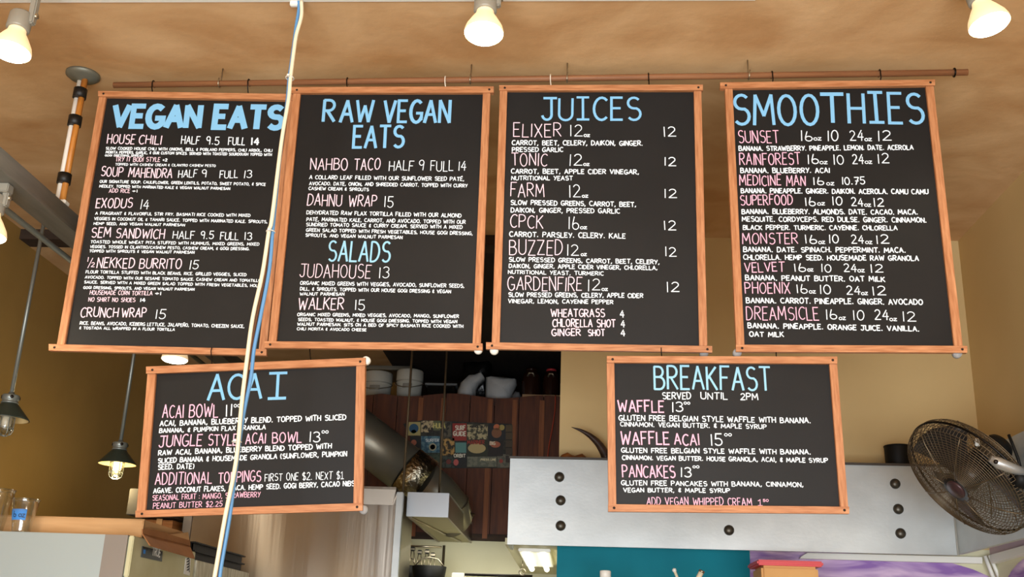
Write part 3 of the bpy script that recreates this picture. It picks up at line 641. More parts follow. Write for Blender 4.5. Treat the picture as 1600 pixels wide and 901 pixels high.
# ------------------------------------------------------------------ hanging cables
def cable(name, pts, y, r, m_, label, k=1):
    P = [at(a, b, y) for a, b in pts]
    Q = []
    for i in range(len(P) - 1):
        p0, p1, p2, p3 = P[max(i - 1, 0)], P[i], P[i + 1], P[min(i + 2, len(P) - 1)]
        for j in range(5):
            t = j / 5
            Q.append(.5 * ((2 * p1) + (p2 - p0) * t + (2 * p0 - 5 * p1 + 4 * p2 - p3) * t * t + (3 * p1 - p0 - 3 * p2 + p3) * t ** 3))
    Q.append(P[-1])
    return tag(obj(name, MB().tube(Q, r, 8), m_), label, 'cable')
cw = [(471, 2), (471, 25), (463, 55), (459, 82), (454, 122), (451, 155), (440, 220), (425, 340), (420, 362), (410, 427), (395, 495), (386, 560), (377, 636), (369, 719), (352, 806), (336, 897), (333, 915), (327, 960)]
cbl = [(466.5, 2), (467, 15), (463, 40), (459, 70), (455, 100), (452, 122), (448, 165), (438, 240), (431, 310), (426, 362), (421, 420), (408, 490), (397, 545), (392, 590), (380, 650), (370, 722), (359, 806), (346, 882), (342, 915), (336, 960)]
cbr = [(469, 3), (468, 30), (461, 62), (455, 110), (453, 122), (447, 190), (435, 270), (425, 345), (422, 362), (415, 425), (401, 495), (390, 560), (379, 640), (370, 719), (355, 806), (341, 890), (337, 925)]
cable('white_cable', cw, 2.965, .0062, cream_cable, 'cream cable hanging from the ceiling in front of the boards')
cable('blue_cable', cbl, 2.98, .0058, blue_cable, 'blue cable hanging beside the cream one in front of the boards')
cable('thin_cord', cbr, 2.99, .0035, brown_cable, 'thin brown cord bundled between the cream and blue cables')
for px, py, lab in ((453, 122, 'zip tie round the cables level with the rod'), (423, 362, 'zip tie round the cables beside SEM SANDWICH prices'), (370, 690, 'zip tie round the cables over the ACAI board')):
    p = at(px, py, 2.972)
    m4 = MB(); ringm = m4.ring((0, 0, 0), (0, 0, 1), .0125, .0016, 18, 6)
    m4.box((-.004, -.017, -.003), (.004, -.010, .003)); bmesh.ops.transform(m4.bm, matrix=Matrix.Translation(p) @ Matrix.Diagonal((1, 1.3, 1, 1)), verts=m4.bm.verts)
    tag(obj('zip_tie', m4, white_plastic), lab, 'zip tie', 'zip ties on the cable bundle')
hp = atz(463, 2, CE)
tag(obj('cable_clip', MB().box((hp.x - .018, hp.y - .012, CE - .022), (hp.x + .012, hp.y + .004, CE), bev=.003), white_plastic), 'small white clip on the ceiling where the cables start', 'clip')

# ------------------------------------------------------------------ left: strut track, taped pole, pendants
SX, SZ = -1.88, 3.0
st = thing('steel_strut', 'long dark steel strut below the ceiling running past the VEGAN EATS board', 'steel strut', (SX, 3.2, SZ))
obj('channel', MB().prism([(SX - .035, 1.6, SZ), (SX + .035, 1.6, SZ), (SX + .035, 1.6, SZ + .062), (SX - .035, 1.6, SZ + .062)], (0, 4.2, 0)), strut_steel, st)
obj('lower_lip', MB().box((SX - .045, 1.6, SZ - .012), (SX + .045, 5.8, SZ - .001)), strut_steel, st)
tag(obj('conduit_pipe', MB().tube([(SX - .085, 1.6, SZ - .03), (SX - .085, 5.75, SZ - .03)], .0115, 10), conduit), 'thin grey conduit running alongside the steel strut', 'conduit')
pt = atz(130, 116, CE)
def canopy(mb, p, r=.062): return mb.lathe(p, (0, 0, -1), [(0, 0), (r, 0), (r, .008), (r * .8, .018), (r * .35, .026), (.014, .03), (0, .03)], 32)
tp = thing('taped_pole', 'white and orange pole banded with black tape hanging from a round ceiling plate', 'pole', (pt.x, pt.y, CE))
obj('ceiling_plate', canopy(MB(), pt), dull_disc, tp)
pb = SZ + .064
obj('conduit_core', MB().tube([(pt.x - .008, pt.y, CE - .02), (pt.x - .008, pt.y, pb)], .010, 10), white_plastic, tp)
obj('cane_rod', MB().tube([(pt.x + .012, pt.y - .004, CE - .025), (pt.x + .012, pt.y - .004, pb + .018)], .0115, 10), cane, tp)
for py in (147, 190, 280, 338):
    d = ray(130 - (py - 125) * .155, py); z = 1.6 + d.z * (pt.y / d.y)
    obj('tape_band', MB().tube([(pt.x + .003, pt.y - .003, z + .019), (pt.x + .003, pt.y - .003, z - .019)], .0245, 14), tape_black, tp)
obj('pole_bracket', MB().box((pt.x - .03, pt.y - .018, pb), (pt.x + .03, pt.y + .018, pb + .016), bev=.003), white_plastic, tp)
def hung_flood(label, px, py, y):
    f = at(px, py, y); return flood(label, px, py, y, (0, -.05), 'floodlights under the steel strut', SZ - .012, watts=16, side=1)
hung_flood('lit floodlight under the steel strut at the left edge', -21, 368, 3.12)
hung_flood('lit floodlight seen just below the bottom rail of the VEGAN EATS board', 273, 561, 4.74)

def pendant(label, X, Y, topz, shade_px, lit):
    py = shade_px; d = ray(*py); zr = 1.6 + d.z * (Y / d.y)        # z of the shade's rim
    t = thing('pendant_lamp', label, 'pendant lamp', (X, Y, topz), group='caged pendant lamps')
    obj('ceiling_plate', canopy(MB(), Vector((X, Y, topz)), .058), dull_disc, t)
    obj('stem', MB().tube([(X, Y, topz - .02), (X, Y, zr + .115)], .0095, 10), conduit, t)
    cp = obj('cap', MB().lathe((X, Y, zr + .125), (0, 0, -1), [(0, 0), (.013, 0), (.013, .012), (.036, .013), (.038, .016), (.038, .034), (.034, .038), (.034, .044), (.038, .046), (.038, .052), (0, .052)], 24), conduit, t)
    for a in range(4):
        th = a * PI / 2 + .6
        obj('cap_screw', MB().lathe((X + .037 * math.cos(th), Y + .037 * math.sin(th), zr + .1), (math.cos(th), math.sin(th), 0), [(.008, 0), (.008, .003), (0, .0035)], 10), screw, cp)
    sh = obj('shade', MB().lathe((X, Y, zr + .074), (0, 0, -1), [(.034, 0), (.04, .006), (.094, .068), (.097, .074), (.0955, .074), (.09, .0685), (.036, .009), (.034, .003)], 40), shade_green if not lit else shade_green, t)
    obj('shade_lining', MB().lathe((X, Y, zr + .073), (0, 0, -1), [(.0345, .008), (.092, .0735)], 40), shade_in, sh)
    jr = obj('glass_jar', MB().lathe((X, Y, zr + .06), (0, 0, -1), [(.03, 0), (.031, .02), (.031, .098), (.026, .116), (.012, .124), (0, .125)], 28), cup_clear, t)
    obj('bulb', MB().lathe((X, Y, zr + .055), (0, 0, -1), [(.012, 0), (.013, .02), (.024, .046), (.025, .07), (.018, .09), (0, .1)], 24), bulb_warm if lit else bulb_glass, t)
    cg = MB()
    for h in (.05, .1): cg.ring((X, Y, zr + .06 - h), (0, 0, 1), .0345, .0022, 24, 6)
    cg.ring((X, Y, zr + .06 - .134), (0, 0, 1), .013, .0022, 16, 6)
    for a in range(6):
        th = a * PI / 3 + .3; u = Vector((math.cos(th), math.sin(th), 0))
        cg.tube([Vector((X, Y, zr + .055)) + u * .0345, Vector((X, Y, zr - .05)) + u * .0345, Vector((X, Y, zr - .066)) + u * .028, Vector((X, Y, zr - .074)) + u * .012], .0021, 6)
    obj('wire_cage', cg, conduit, t)
    if lit: lamp('pendant_light', 'POINT', (X, Y, zr - .1), 4.0, (1.0, .78, .42), .03)
pA = atz(72, 303, CE)
pendant('unlit caged pendant lamp with green cone shade at the left edge', -2.565, 4.63, CE, (8, 655), False)
pendant('lit caged pendant lamp with green cone shade beside the ACAI board', -2.36, 5.4, CE - .055, (188, 725), True)

# ------------------------------------------------------------------ coolers at the lower left
FX = -1.6; CT = 1.947
ck = thing('display_cooler', 'tall cooler at bottom left with pale steel side, nameplate and dark glass door', 'cooler', (-1.98, 4.23, 0))
obj('cabinet', MB().box((-2.36, 3.9, 0), (FX - .02, 4.575, CT), bev=.004), fridge_steel, ck)
obj('side_trim', MB().box((FX - .105, 3.892, 0), (FX - .02, 3.9, CT - .001)), fridge_edge, ck)
obj('front_frame', MB().box((FX - .02, 3.9, 1.8), (FX, 4.575, CT - .002), bev=.003).box((FX - .02, 3.9, 0), (FX, 3.96, 1.8), bev=.003), cooler_cream, ck)
dr = obj('door', MB().box((FX - .02, 3.962, .1), (FX - .001, 4.572, 1.795), bev=.003), black_plastic, ck)
obj('door_glass', MB().box((FX - .0012, 4.0, .15), (FX + .001, 4.53, 1.77)), dark_glass, dr)
def side_text(mbm, txt, p0, p1, cap, st, X):
    a, b = atx(*p0, X), atx(*p1, X)
    letter(mbm, txt, a.y, a.z, b.y, b.z, cap, st, lambda u, v, k: Vector((X + k, u, v)))
q = [atx(*p, FX + .002) for p in ((222, 853), (253, 861), (252, 877), (220, 870))]
npl = obj('nameplate', MB().prism(q, (.003, 0, 0)), mat('charcoal_nameplate', (44, 52, 54), 0.4), ck)
bm = bmesh.new(); side_text(bm, 'TRUE', (237, 867.5), (250, 870.5), .034, .006, FX + .0056); obj('nameplate_lettering', bm, paper, npl)
q = [atx(*p, FX + .0056) for p in ((224.5, 858), (227.5, 858.5), (227, 865), (224, 864.5))]
obj('nameplate_badge', MB().prism(q, (.0006, 0, 0)), tape_blue, npl)
q = [atx(*p, FX + .002) for p in ((290, 871), (298, 872), (296, 899), (287, 896))]
nt_ = obj('paper_note', MB().prism(q, (.001, 0, 0)), paper, ck)
bm = bmesh.new()
for i in range(5):
    a = atx(294.5, 874 + i * 4.3, FX + .0036); strip(bm, [(a.y - .02, a.z), (a.y, a.z + .006), (a.y + .015, a.z - .004)], .003, lambda u, v: Vector((FX + .0036, u, v)))
obj('note_marks', bm, ink, nt_)

c2 = thing('storage_cooler', 'weathered white cooler behind the glass-door cooler, black trays on top', 'cooler', (-1.98, 4.98, 0))
obj('cabinet', MB().box((-2.36, 4.6, 0), (FX - .02, 5.385, CT - .03), bev=.004), fridge_steel, c2)
obj('front_panel', MB().box((FX - .019, 4.603, 1.2), (FX, 5.382, CT - .033), bev=.003), cooler_white, c2)
obj('lower_door', MB().box((FX - .019, 4.603, .1), (FX, 5.382, 1.194), bev=.003), fridge_steel, c2)

def stacked_tray(z, label, dx, dy):
    t = thing('black_tray', label, 'tray', (-1.77, 4.98, z), group='black trays on the weathered cooler')
    x0, x1, y0, y1 = -1.95 + dx, -1.62 + dx, 4.56 + dy, 5.27 + dy
    mb = MB().box((x0, y0, z), (x1, y1, z + .006))
    for a in ((x0, y0, x1, y0 + .006), (x0, y1 - .006, x1, y1), (x0, y0, x0 + .006, y1), (x1 - .006, y0, x1, y1)):
        mb.box((a[0], a[1], z), (a[2], a[3], z + .036))
    obj('tray_body', mb, black_plastic, t)
    rm = MB()
    for a in ((x0 - .014, y0 - .014, x1 + .014, y0 + .004), (x0 - .014, y1 - .004, x1 + .014, y1 + .014), (x0 - .014, y0, x0 + .004, y1), (x1 - .004, y0, x1 + .014, y1)):
        rm.box((a[0], a[1], z + .03), (a[2], a[3], z + .036))
    obj('tray_rim', rm, black_plastic, t)
stacked_tray(CT - .03, 'lower black plastic tray on the weathered cooler', 0, 0.03)
stacked_tray(CT - .03 + .036, 'upper black plastic tray stacked on the weathered cooler', 0, 0.03)

ct = thing('cardboard_tray', 'long flat tan cardboard tray behind the plastic cups', 'cardboard tray', (-1.9, 4.25, CT))
ty0 = 4.03
xa, xb = at(-20, 820, ty0).x, FX - .022
zt = at(110, 808.5, ty0).z
mb = MB().box((xa, ty0, CT), (xb, ty0 + .005, zt)).box((xa, 4.45, CT), (xb, 4.455, zt)).box((xa, ty0, CT), (xa + .005, 4.455, zt)).box((xb - .005, ty0, CT), (xb, 4.455, zt)).box((xa, ty0, CT), (xb, 4.455, CT + .004))
obj('tray_walls', mb, cardboard, ct)
obj('folded_edge', MB().tube([(xa, ty0 + .002, zt), (xb, ty0 + .002, zt)], .0035, 8).tube([(xb - .003, ty0, CT), (xb - .003, ty0, zt)], .0035, 8), cardboard, ct)

# torn cardboard box whose flap hangs over the cooler's nameplate
bx = thing('cardboard_box', 'torn brown cardboard box with a flap hanging over the cooler nameplate', 'cardboard box', tuple(atx(262, 845, FX - .05)))
def plate(pts, m_, nm, par, th=.004):
    P = [Vector(p) for p in pts]; n = (P[1] - P[0]).cross(P[2] - P[0]).normalized() * th
    return obj(nm, MB().prism(P, n), m_, par)
X1, X2 = FX + .006, FX + .06
plate([atx(223, 833, FX + .008), atx(297, 852, FX + .008), atx(304.5, 872, X2), atx(235, 851.5, X2)], cardboard_dark, 'hanging_flap', bx)
plate([atx(223, 826, X1), atx(240, 827, X1), atx(297, 844, X1), atx(297.5, 852, FX + .008), atx(223, 833, FX + .008)], cardboard_dark, 'box_rim', bx)
plate([atx(262, 835, X1), atx(294, 831, X1 - .02), atx(296.5, 845, X1)], cardboard, 'side_flap', bx)

sx0, sx1 = at(284, 830, 5.5).x, at(616, 830, 5.5).x
cr = thing('wooden_crate', 'orange-brown wooden crate behind the torn cardboard box', 'crate', (-2.0, 5.1, CT - .03))
mb = MB()
cl, cr2 = at(215, 815, 5.42).x, sx0 - .024
for z0 in (0, .085, .17): mb.box((cl, 5.42, CT + z0 - .03), (cr2, 5.432, CT + z0 + .045)); mb.box((cr2 - .012, 5.432, CT + z0 - .03), (cr2, 5.62, CT + z0 + .045))
mb.box((cl, 5.60, CT - .03), (cr2, 5.612, CT + .2))
obj('crate_slats', mb, mat('orange_crate_wood', (150, 96, 50), 0.7, 0, (176, 118, 66), 5, (1, 1, 12)), cr)
obj('corner_post', MB().box((cl + .1, 5.412, CT - .03), (cl + .13, 5.42, CT + .22)), cardboard, cr)
obj('lid_board', MB().box((cl, 5.40, CT + .225), (cr2 + .01, 5.62, CT + .24)), dark_timber, cr)
# its stand: the steel table beside the cabinet
tag(obj('steel_shelf', MB().box((cl - .05, 5.395, CT - .045), (cr2 + .008, 5.66, CT - .03)).box((cl - .05, 5.62, 0), (cl - .02, 5.65, CT - .045)).box((cr2 - .03, 5.62, 0), (cr2, 5.65, CT - .045)).box((cl - .05, 5.4, 0), (cl - .02, 5.43, CT - .045)).box((cr2 - .03, 5.4, 0), (cr2, 5.43, CT - .045)), stainless), 'thin white-edged steel shelf under the wooden crate', 'shelf')
gx0, gx1 = at(205, 790, 5.5).x, at(232, 790, 5.5).x
gt = thing('grey_carton', 'pale grey carton peeking out left of the ACAI board', 'carton', ((gx0 + gx1) / 2, 5.55, CT + .24))
obj('carton_body', MB().box((gx0, 5.45, CT + .24), (gx1, 5.6, at(220, 763, 5.45).z), bev=.003), mat('pale_grey_card', (92, 88, 80), 0.7), gt)

def cup(label, px, py, H, r0, r1, txt, tapew):
    p = at(px, py, 3.955); p.z = CT
    t = thing('plastic_cup', label, 'cup', (p.x, p.y, CT), group='clear cups on the cooler')
    obj('cup_wall', MB().lathe(p, (0, 0, 1), [(0, .003), (r0 * .9, .003), (r0, 0.0), (r0 * 1.01, .008), (r1 * .97, H * .82), (r1 * .985, H * .83), (r1 * .985, H * .9), (r1, H * .91), (r1, H * .985)], 36), cup_clear, t)
    obj('cup_rim', MB().ring(p + Vector((0, 0, H * .99)), (0, 0, 1), r1 + .0015, .0022, 40, 6), cup_clear, t)
    # strip of tape wrapped round the front
    mb = MB(); rows = []
    def tp(a, z):
        r = r0 + (r1 - r0) * z / H + .0008; return p + Vector((r * math.sin(a), -r * math.cos(a), z))
    A = [tapew[0] + (tapew[1] - tapew[0]) * i / 10 for i in range(11)]
    z0, z1 = H * .36, H * .68
    for a in A: rows.append((mb.bm.verts.new(tp(a, z0)), mb.bm.verts.new(tp(a, z1))))
    for a, b in zip(rows, rows[1:]): mb.bm.faces.new((a[0], b[0], b[1], a[1]))
    tb = obj('tape_label', mb, tape_blue, t)
    bm = bmesh.new(); rr = (r0 + r1) / 2
    a0, a1 = tapew[0] + .42, tapew[1] - .08; am = a0 + (a1 - a0) * .3; v0 = z0 + (z1 - z0) * .24
    put = lambda u, v, k: tp(u / rr, v) + Vector((.0004, -.0009 - k, 0))
    letter(bm, txt[0], a0 * rr, v0, am * rr, v0, (z1 - z0) * .56, .0026, put)
    letter(bm, txt[2:], (am + .22) * rr, v0, a1 * rr, v0, (z1 - z0) * .32, .0024, put)
    obj('tape_lettering', bm, ink, tb)
cup('small clear plastic cup with a blue tape label reading 6 oz', 32, 832, .124, .032, .047, '6 oz', (-.95, .7))
cup('larger clear plastic cup with blue tape cut by the left edge', -13, 832, .158, .036, .056, '8 oz', (-.75, .45))

# ------------------------------------------------------------------ stainless cabinet and small hood
ztop = at(590, 765, 5.5).z
sc_t = thing('stainless_cabinet', 'broad brushed stainless steel cabinet under the ACAI board', 'steel cabinet', ((sx0 + sx1) / 2, 5.8, 0))
sm = at(297, 830, 5.5).x
obj('front_panel', MB().box((sm + .004, 5.5, .05), (sx1 - .004, 5.52, ztop - .075), bev=.003), stainless, sc_t)
obj('cabinet_body', MB().box((sx0, 5.515, 0), (sx1, 6.1, ztop - .002)), stainless, sc_t)
obj('left_stile', MB().box((sx0, 5.502, .05), (sm, 5.518, ztop - .03)), fridge_edge, sc_t)
obj('top_lip', MB().prism([(sx0, 5.47, ztop), (sx1, 5.47, ztop), (sx1 - .02, 5.5, ztop - .075), (sx0, 5.5, ztop - .075)], (0, .03, 0)).box((sx0, 5.465, ztop), (sx1, 6.1, ztop + .012)), stainless, sc_t)
obj('corner_post', MB().box((sx1 + .002, 5.48, 0), (sx1 + .036, 5.52, ztop - .01), bev=.003), galv, sc_t)

hx0, hx1 = sx1 + .04, at(701, 790, 5.6).x
hz0, hz1 = at(701, 808, 5.6).z, at(701, 770, 5.6).z
hd = thing('range_hood', 'small boxy stainless range hood below the fat round duct', 'range hood', ((hx0 + hx1) / 2, 6.3, hz0))
obj('front_face', MB().box((hx0, 5.6, hz0), (hx1, 5.612, hz1), bev=.002), hood_steel, hd)
obj('hood_top', MB().box((hx0, 5.612, hz1 - .012), (hx1, 6.995, hz1)), galv, hd)
obj('side_panel', MB().box((hx1 - .012, 5.612, hz0), (hx1, 6.995, hz1 - .012)), stainless, hd)
obj('side_panel', MB().box((hx0, 5.612, hz0), (hx0 + .012, 6.995, hz1 - .012)), stainless, hd)
obj('underside_panel', MB().box((hx0 + .012, 5.612, hz0 + .004), (hx1 - .012, 6.25, hz0 + .012)).box((hx0 + .012, 6.256, hz0 + .004), (hx1 - .012, 6.995, hz0 + .012)), mat('cream_hood_lining', (176, 168, 128), 0.5), hd)
p0, p1 = Vector((hx0 + .02, 5.64, hz0 - .002)), Vector((hx1 - .06, 6.9, hz0 - .002))
obj('drip_bar', MB().tube([p0, p1], .006, 8), zinc, hd)

dpts = [at(470, 604, 6.3), at(560, 676, 6.3), at(636, 734, 6.3)]
e = [at(636, 734, 6.3), at(660, 752, 6.32), at(686, 771, 6.38), at(706, 792, 6.45), at(714, 815, 6.5)]; e.append(Vector((e[-1].x, e[-1].y, hz1 + .002)))
dz = thing('exhaust_duct', 'fat dull steel exhaust duct slanting down to the range hood', 'duct', tuple(e[-1]))
obj('duct_tube', MB().tube(dpts, .142, 36), duct_steel, dz)
obj('foil_band', MB().tube([dpts[2] - (dpts[2] - dpts[1]).normalized() * .01, e[1] + (e[1] - e[0]) * .12], .147, 36), foil_tape, dz)
el = obj('elbow', MB().tube(e[1:], [.128, .118, .11, .108, .108], 32), duct_steel, dz)
for i in (2, 3): obj('elbow_seam', MB().ring(e[i], e[i + 1] - e[i - 1], .112, .005, 32, 6), zinc, el)

for (a, b_, y, lab) in (((640, 552), (627, 806), 5.585, 'thin dark hanger rod at the front left corner of the range hood'), ((695, 540), (686, 770), 6.0, 'thin dark hanger rod in front of the surf prints')):
    tp_ = at(a[0], a[1], y); bt = at(b_[0], b_[1], y)
    tag(obj('hanger_rod', MB().tube([(bt.x, y, CE - .055), (bt.x, y, hz1 - .002 if y > 5.6 else hz0 + .01)], .0065, 8), mat('rusty_brown_rod', (92, 78, 58), 0.5, .4)), lab, 'hanger rod', 'hanger rods of the range hood')
ex = at(693, 870, 6.985).x
tag(obj('wall_conduit', MB().tube([(ex, 6.985, 1.6), (ex, 6.985, hz0 - .02)], .008, 8), mat('dark_brown_pipe', (70, 60, 44), 0.6)), 'thin dark vertical pipe on the cream wall beside the hanging pans', 'pipe')

# clips and dark pans hanging under the hood
for i, (px, py, lab) in enumerate(((645, 857, 'leftmost of four chrome clips above the black pans'), (656, 862, 'second chrome clip from the left above the black pans'), (667.5, 861, 'third chrome clip from the left above the black pans'), (676.5, 866, 'rightmost of four chrome clips above the black pans'))):
    p = at(px, py, 6.7); t = thing('chrome_clip', lab, 'clip', tuple(p), group='chrome clips on the rail')
    obj('clip_jaw', MB().box((p.x - .014, p.y - .012, p.z - .014), (p.x + .014, p.y + .012, p.z + .012), bev=.004), black_plastic, t)
    obj('clip_plate', MB().box((p.x - .0145, p.y - .0135, p.z - .008), (p.x + .0145, p.y - .012, p.z + .004)), zinc, t)
    q_ = p + Vector((0, 0, -.014))
    obj('wire_loop', MB().tube([q_ + Vector((-.008, 0, 0)), q_ + Vector((-.014, 0, -.06)), q_ + Vector((-.017, 0, -.1))], .003, 6).tube([q_ + Vector((.008, 0, 0)), q_ + Vector((.014, 0, -.06)), q_ + Vector((.017, 0, -.1))], .003, 6), zinc, t)
ra0, rb0 = at(632, 852.5, 6.7), at(690, 856, 6.7)
tag(obj('clip_rail', MB().tube([ra0, Vector((rb0.x, rb0.y, ra0.z))], .006, 8), zinc), 'thin metal rail above the chrome clips under the range hood', 'rail')
def pan(label, px, py, y, r, h):
    p = at(px, py, y); t = thing('black_pan', label, 'pan', (p.x, p.y, p.z - h), group='black pans under the hood')
    obj('pan_bowl', MB().lathe(p, (0, 0, -1), [(r - .004, 0), (r, -.003), (r + .002, 0), (r * .86, h), (0, h), (0, h - .006), (r * .85 - .004, h - .006), (r - .004, 0)], 36), black_plastic, t)
    obj('pan_handle', MB().tube([p + Vector((-r * .9, 0, 0)), p + Vector((-r * .5, 0, .045)), p + Vector((0, 0, .055)), p + Vector((r * .5, 0, .045)), p + Vector((r * .9, 0, 0))], .004, 8), zinc, t)
pan('large black pan hanging below the chrome clips', 671, 885, 6.52, .1, .12)
pan('small black pan hanging left of the large black pan', 636, 884, 6.75, .06, .12)

# white rail and loop at the bottom of the passage
ba = at(716, 896, 6.2)
tag(obj('white_bracket', MB().box((ba.x - .035, 6.18, 1.6), (ba.x + .035, 6.25, ba.z + .005), bev=.004), white_plastic), 'white square post end at the bottom edge left of the passage lights', 'post')
l0, l1 = at(726, 897, 6.2), at(832, 900, 6.2)
tag(obj('dark_rail', MB().tube([l0, l1], .008, 8), black_steel), 'thin dark rail along the bottom edge below the passage lights', 'rail')
hk = at(816, 893, 6.0)
mb = MB().tube([(hk.x, 6.0, 2.06), (hk.x, 6.0, hk.z + .02)], .0022, 6); mb.ring((hk.x, 6.0, hk.z), (0, 1, .3), .016, .004, 20, 6)
tag(obj('hanging_ring', mb, zinc), 'small metal ring on a wire below the passage ceiling', 'ring')
# passage fluorescent fixture
ft = thing('tube_light', 'fluorescent fixture with two lit tubes on the passage ceiling', 'light fixture', (-.2, 6.0, 2.06))
fa, fb = atz(822, 857, 2.055), atz(862, 858, 2.055)
obj('fixture_pan', MB().box((-.262, 5.22, 2.045), (-.108, 6.2, 2.06), bev=.003), white_plastic, ft)
for xx in (-.228, -.145): obj('tube', MB().tube([(xx, 5.26, 2.03), (xx, 6.16, 2.03)], .014, 12), tube_on, ft)

# ------------------------------------------------------------------ plank partition, loft things
PY = 6.95
pl, pr = at(540, 700, PY).x, EX - .002
pz0 = 2.262
mb = MB(); x = pl; i = 0
pw = .163
pp = thing('plank_partition', 'dark redwood plank partition with wavy top edge below the loft', 'partition', ((pl + pr) / 2, PY, pz0))
while x < pr - .01:
    x2 = min(x + pw, pr); px = 800
    n = 6; top = []
    for k in range(n + 1):
        xx = x + (x2 - x - .005) * k / n
        zz = 3.205 - .013 * math.cos((xx - pl) * 2 * PI / .62 + 2.4) - .012 - (0.05 if xx < pl + .22 else 0) * (pl + .22 - xx) / .22
        top.append((xx, PY, zz))
    mb.prism([(x, PY, pz0), (x2 - .005, PY, pz0)] + top[::-1], (0, .022, 0))
    x += pw; i += 1
obj('planks', mb, plank_wood, pp)
for px in (655, 690.5, 764, 803, 846):
    bxx = at(px, 680, PY).x
    obj('batten', MB().box((bxx - .016, PY - .012, pz0 + .002), (bxx + .016, PY, 3.17)), batten_wood, pp)
obj('bottom_board', MB().box((pl, PY - .006, pz0 - .012), (pr, PY + .022, pz0 + .03)), dark_timber, pp)
# surf prints
sp = thing('print_collage', 'dark board covered in small colourful surf prints on the redwood planks', 'print collage', tuple(at(715, 730, PY - .02)))
SY = PY - .016
def rect(a, b, c, d, y): return [at(a, b, y), at(c, b, y), at(c, d, y), at(a, d, y)]
obj('backing_board', MB().prism([at(630, 662, SY), at(660, 656, SY), at(800, 662, SY), at(800, 731, SY), at(690, 731, SY), at(655, 708, SY)], (0, .004, 0)), mat('dark_print_board', (34, 34, 32), 0.7, 0, (64, 62, 54), 30), sp)
def pm(col, c2=None): return mat('print_ink', col, 0.6, 0, c2, 40, (1, 1, 1), 0, None, 4, .45, .55) if c2 else mat('print_ink', col, 0.6)
PRT = [(636, 659, 657, 680, (178, 164, 108), None), (658, 657, 677, 675, (40, 36, 34), (196, 176, 136)), (677, 657, 688, 672, (96, 100, 70), None), (689, 658, 705, 684, (38, 38, 34), (92, 86, 70)),
       (707, 661, 729, 688, (150, 44, 36), None), (730, 663, 762, 686, (66, 66, 50), (186, 172, 132)), (763, 662, 790, 687, (30, 32, 36), None), (658, 681, 687, 707, (52, 92, 118), (96, 134, 146)),
       (689, 684, 710, 711, (52, 44, 30), (190, 150, 86)), (711, 690, 729, 731, (34, 34, 34), None), (729, 687, 762, 712, (44, 48, 34), None), (763, 688, 786, 712, (34, 28, 26), None),
       (730, 713, 776, 729, (92, 96, 84), (116, 116, 100)), (777, 709, 796, 730, (84, 86, 76), (110, 104, 90)), (690, 712, 710, 730, (38, 42, 38), (70, 80, 74)), (641, 682, 657, 699, (34, 36, 40), None), (662, 708, 689, 722, (44, 62, 52), (70, 84, 72))]
pr_o = []
for (a, b, c_, d_, c1, c2_) in PRT:
    pr_o.append(obj('print', MB().prism(rect(a, b, c_, d_, SY - .002), (0, .002, 0)), pm(c1, c2_), sp))
def disc(px, py, r, col, par, ry=None):
    c0 = at(px, py, SY - .0026); k = PY / 1660
    obj('print_motif', MB().poly([c0 + Vector((r * k * math.cos(2 * PI * i / 20), 0, (ry or r) * k * math.sin(2 * PI * i / 20))) for i in range(20)]), pm(col), par)
disc(646.5, 669, 7.5, (40, 84, 116), pr_o[0]); disc(646.5, 674, 4, (60, 110, 60), pr_o[0], 3); disc(676, 698, 6, (176, 168, 140), pr_o[7]); disc(676, 698, 4, (90, 100, 90), pr_o[7])
disc(776, 667, 5, (196, 110, 70), pr_o[6]); disc(784, 667.5, 4.5, (170, 150, 84), pr_o[6]); disc(776, 676, 8, (130, 84, 54), pr_o[6]); disc(712.5, 722, 4, (196, 96, 90), pr_o[9], 5); disc(701, 721, 4, (120, 60, 54), pr_o[14], 4)
disc(646.5, 691, 4.5, (170, 100, 78), pr_o[15]); disc(745, 700, 14, (186, 166, 116), pr_o[10], 8); disc(774, 694, 8, (170, 96, 70), pr_o[11], 5); disc(783, 720, 3, (150, 60, 50), pr_o[13])
obj('print_motif', MB().prism(rect(711.5, 691, 728.5, 707, SY - .0028), (0, .0005, 0)), pm((92, 140, 136)), pr_o[9])
def ptxt(txt, x0, x1, y, cap, st, col, par):
    a, b = at(x0, y, SY - .0036), at(x1, y, SY - .0036); k = PY / 1660
    bm = bmesh.new(); letter(bm, txt, a.x, a.z, b.x, b.z, cap * k, st * k, lambda u, v, k: Vector((u, SY - .0036 - k, v))); obj('print_lettering', bm, pm(col), par)
ptxt('SURF', 711, 727, 672, 8, 1.6, (226, 214, 196), pr_o[4]); ptxt('GUIDE', 708, 728, 681, 8, 1.6, (226, 214, 196), pr_o[4]); ptxt('ORBIT', 709, 727.5, 714.5, 6, 1.2, (226, 222, 206), pr_o[9])
ptxt('MARINER', 730, 757, 694, 7, 1.3, (150, 54, 40), pr_o[10]); ptxt('HULA', 677, 696, 669, 9, 1.6, (206, 196, 120), pr_o[2]); ptxt('PRESS LINE', 751, 775, 719.5, 3.6, .9, (206, 196, 160), pr_o[12])
ptxt('KING TUT', 734, 761, 668, 4, 1.1, (40, 34, 28), pr_o[5]); ptxt('BIG', 765, 774, 695, 6, 1.3, (226, 206, 180), pr_o[11]); ptxt('SURFER', 665, 686, 690, 5, 1.1, (206, 216, 220), pr_o[7])
for i in range(5):
    obj('weathered_slat', MB().box(tuple(at(790, 674 + i * 12, SY - .006)), tuple(at(801, 664 + i * 12, SY))), mat('weathered_slat_wood', (92 - i * 6, 78 - i * 4, 60), .8), sp)

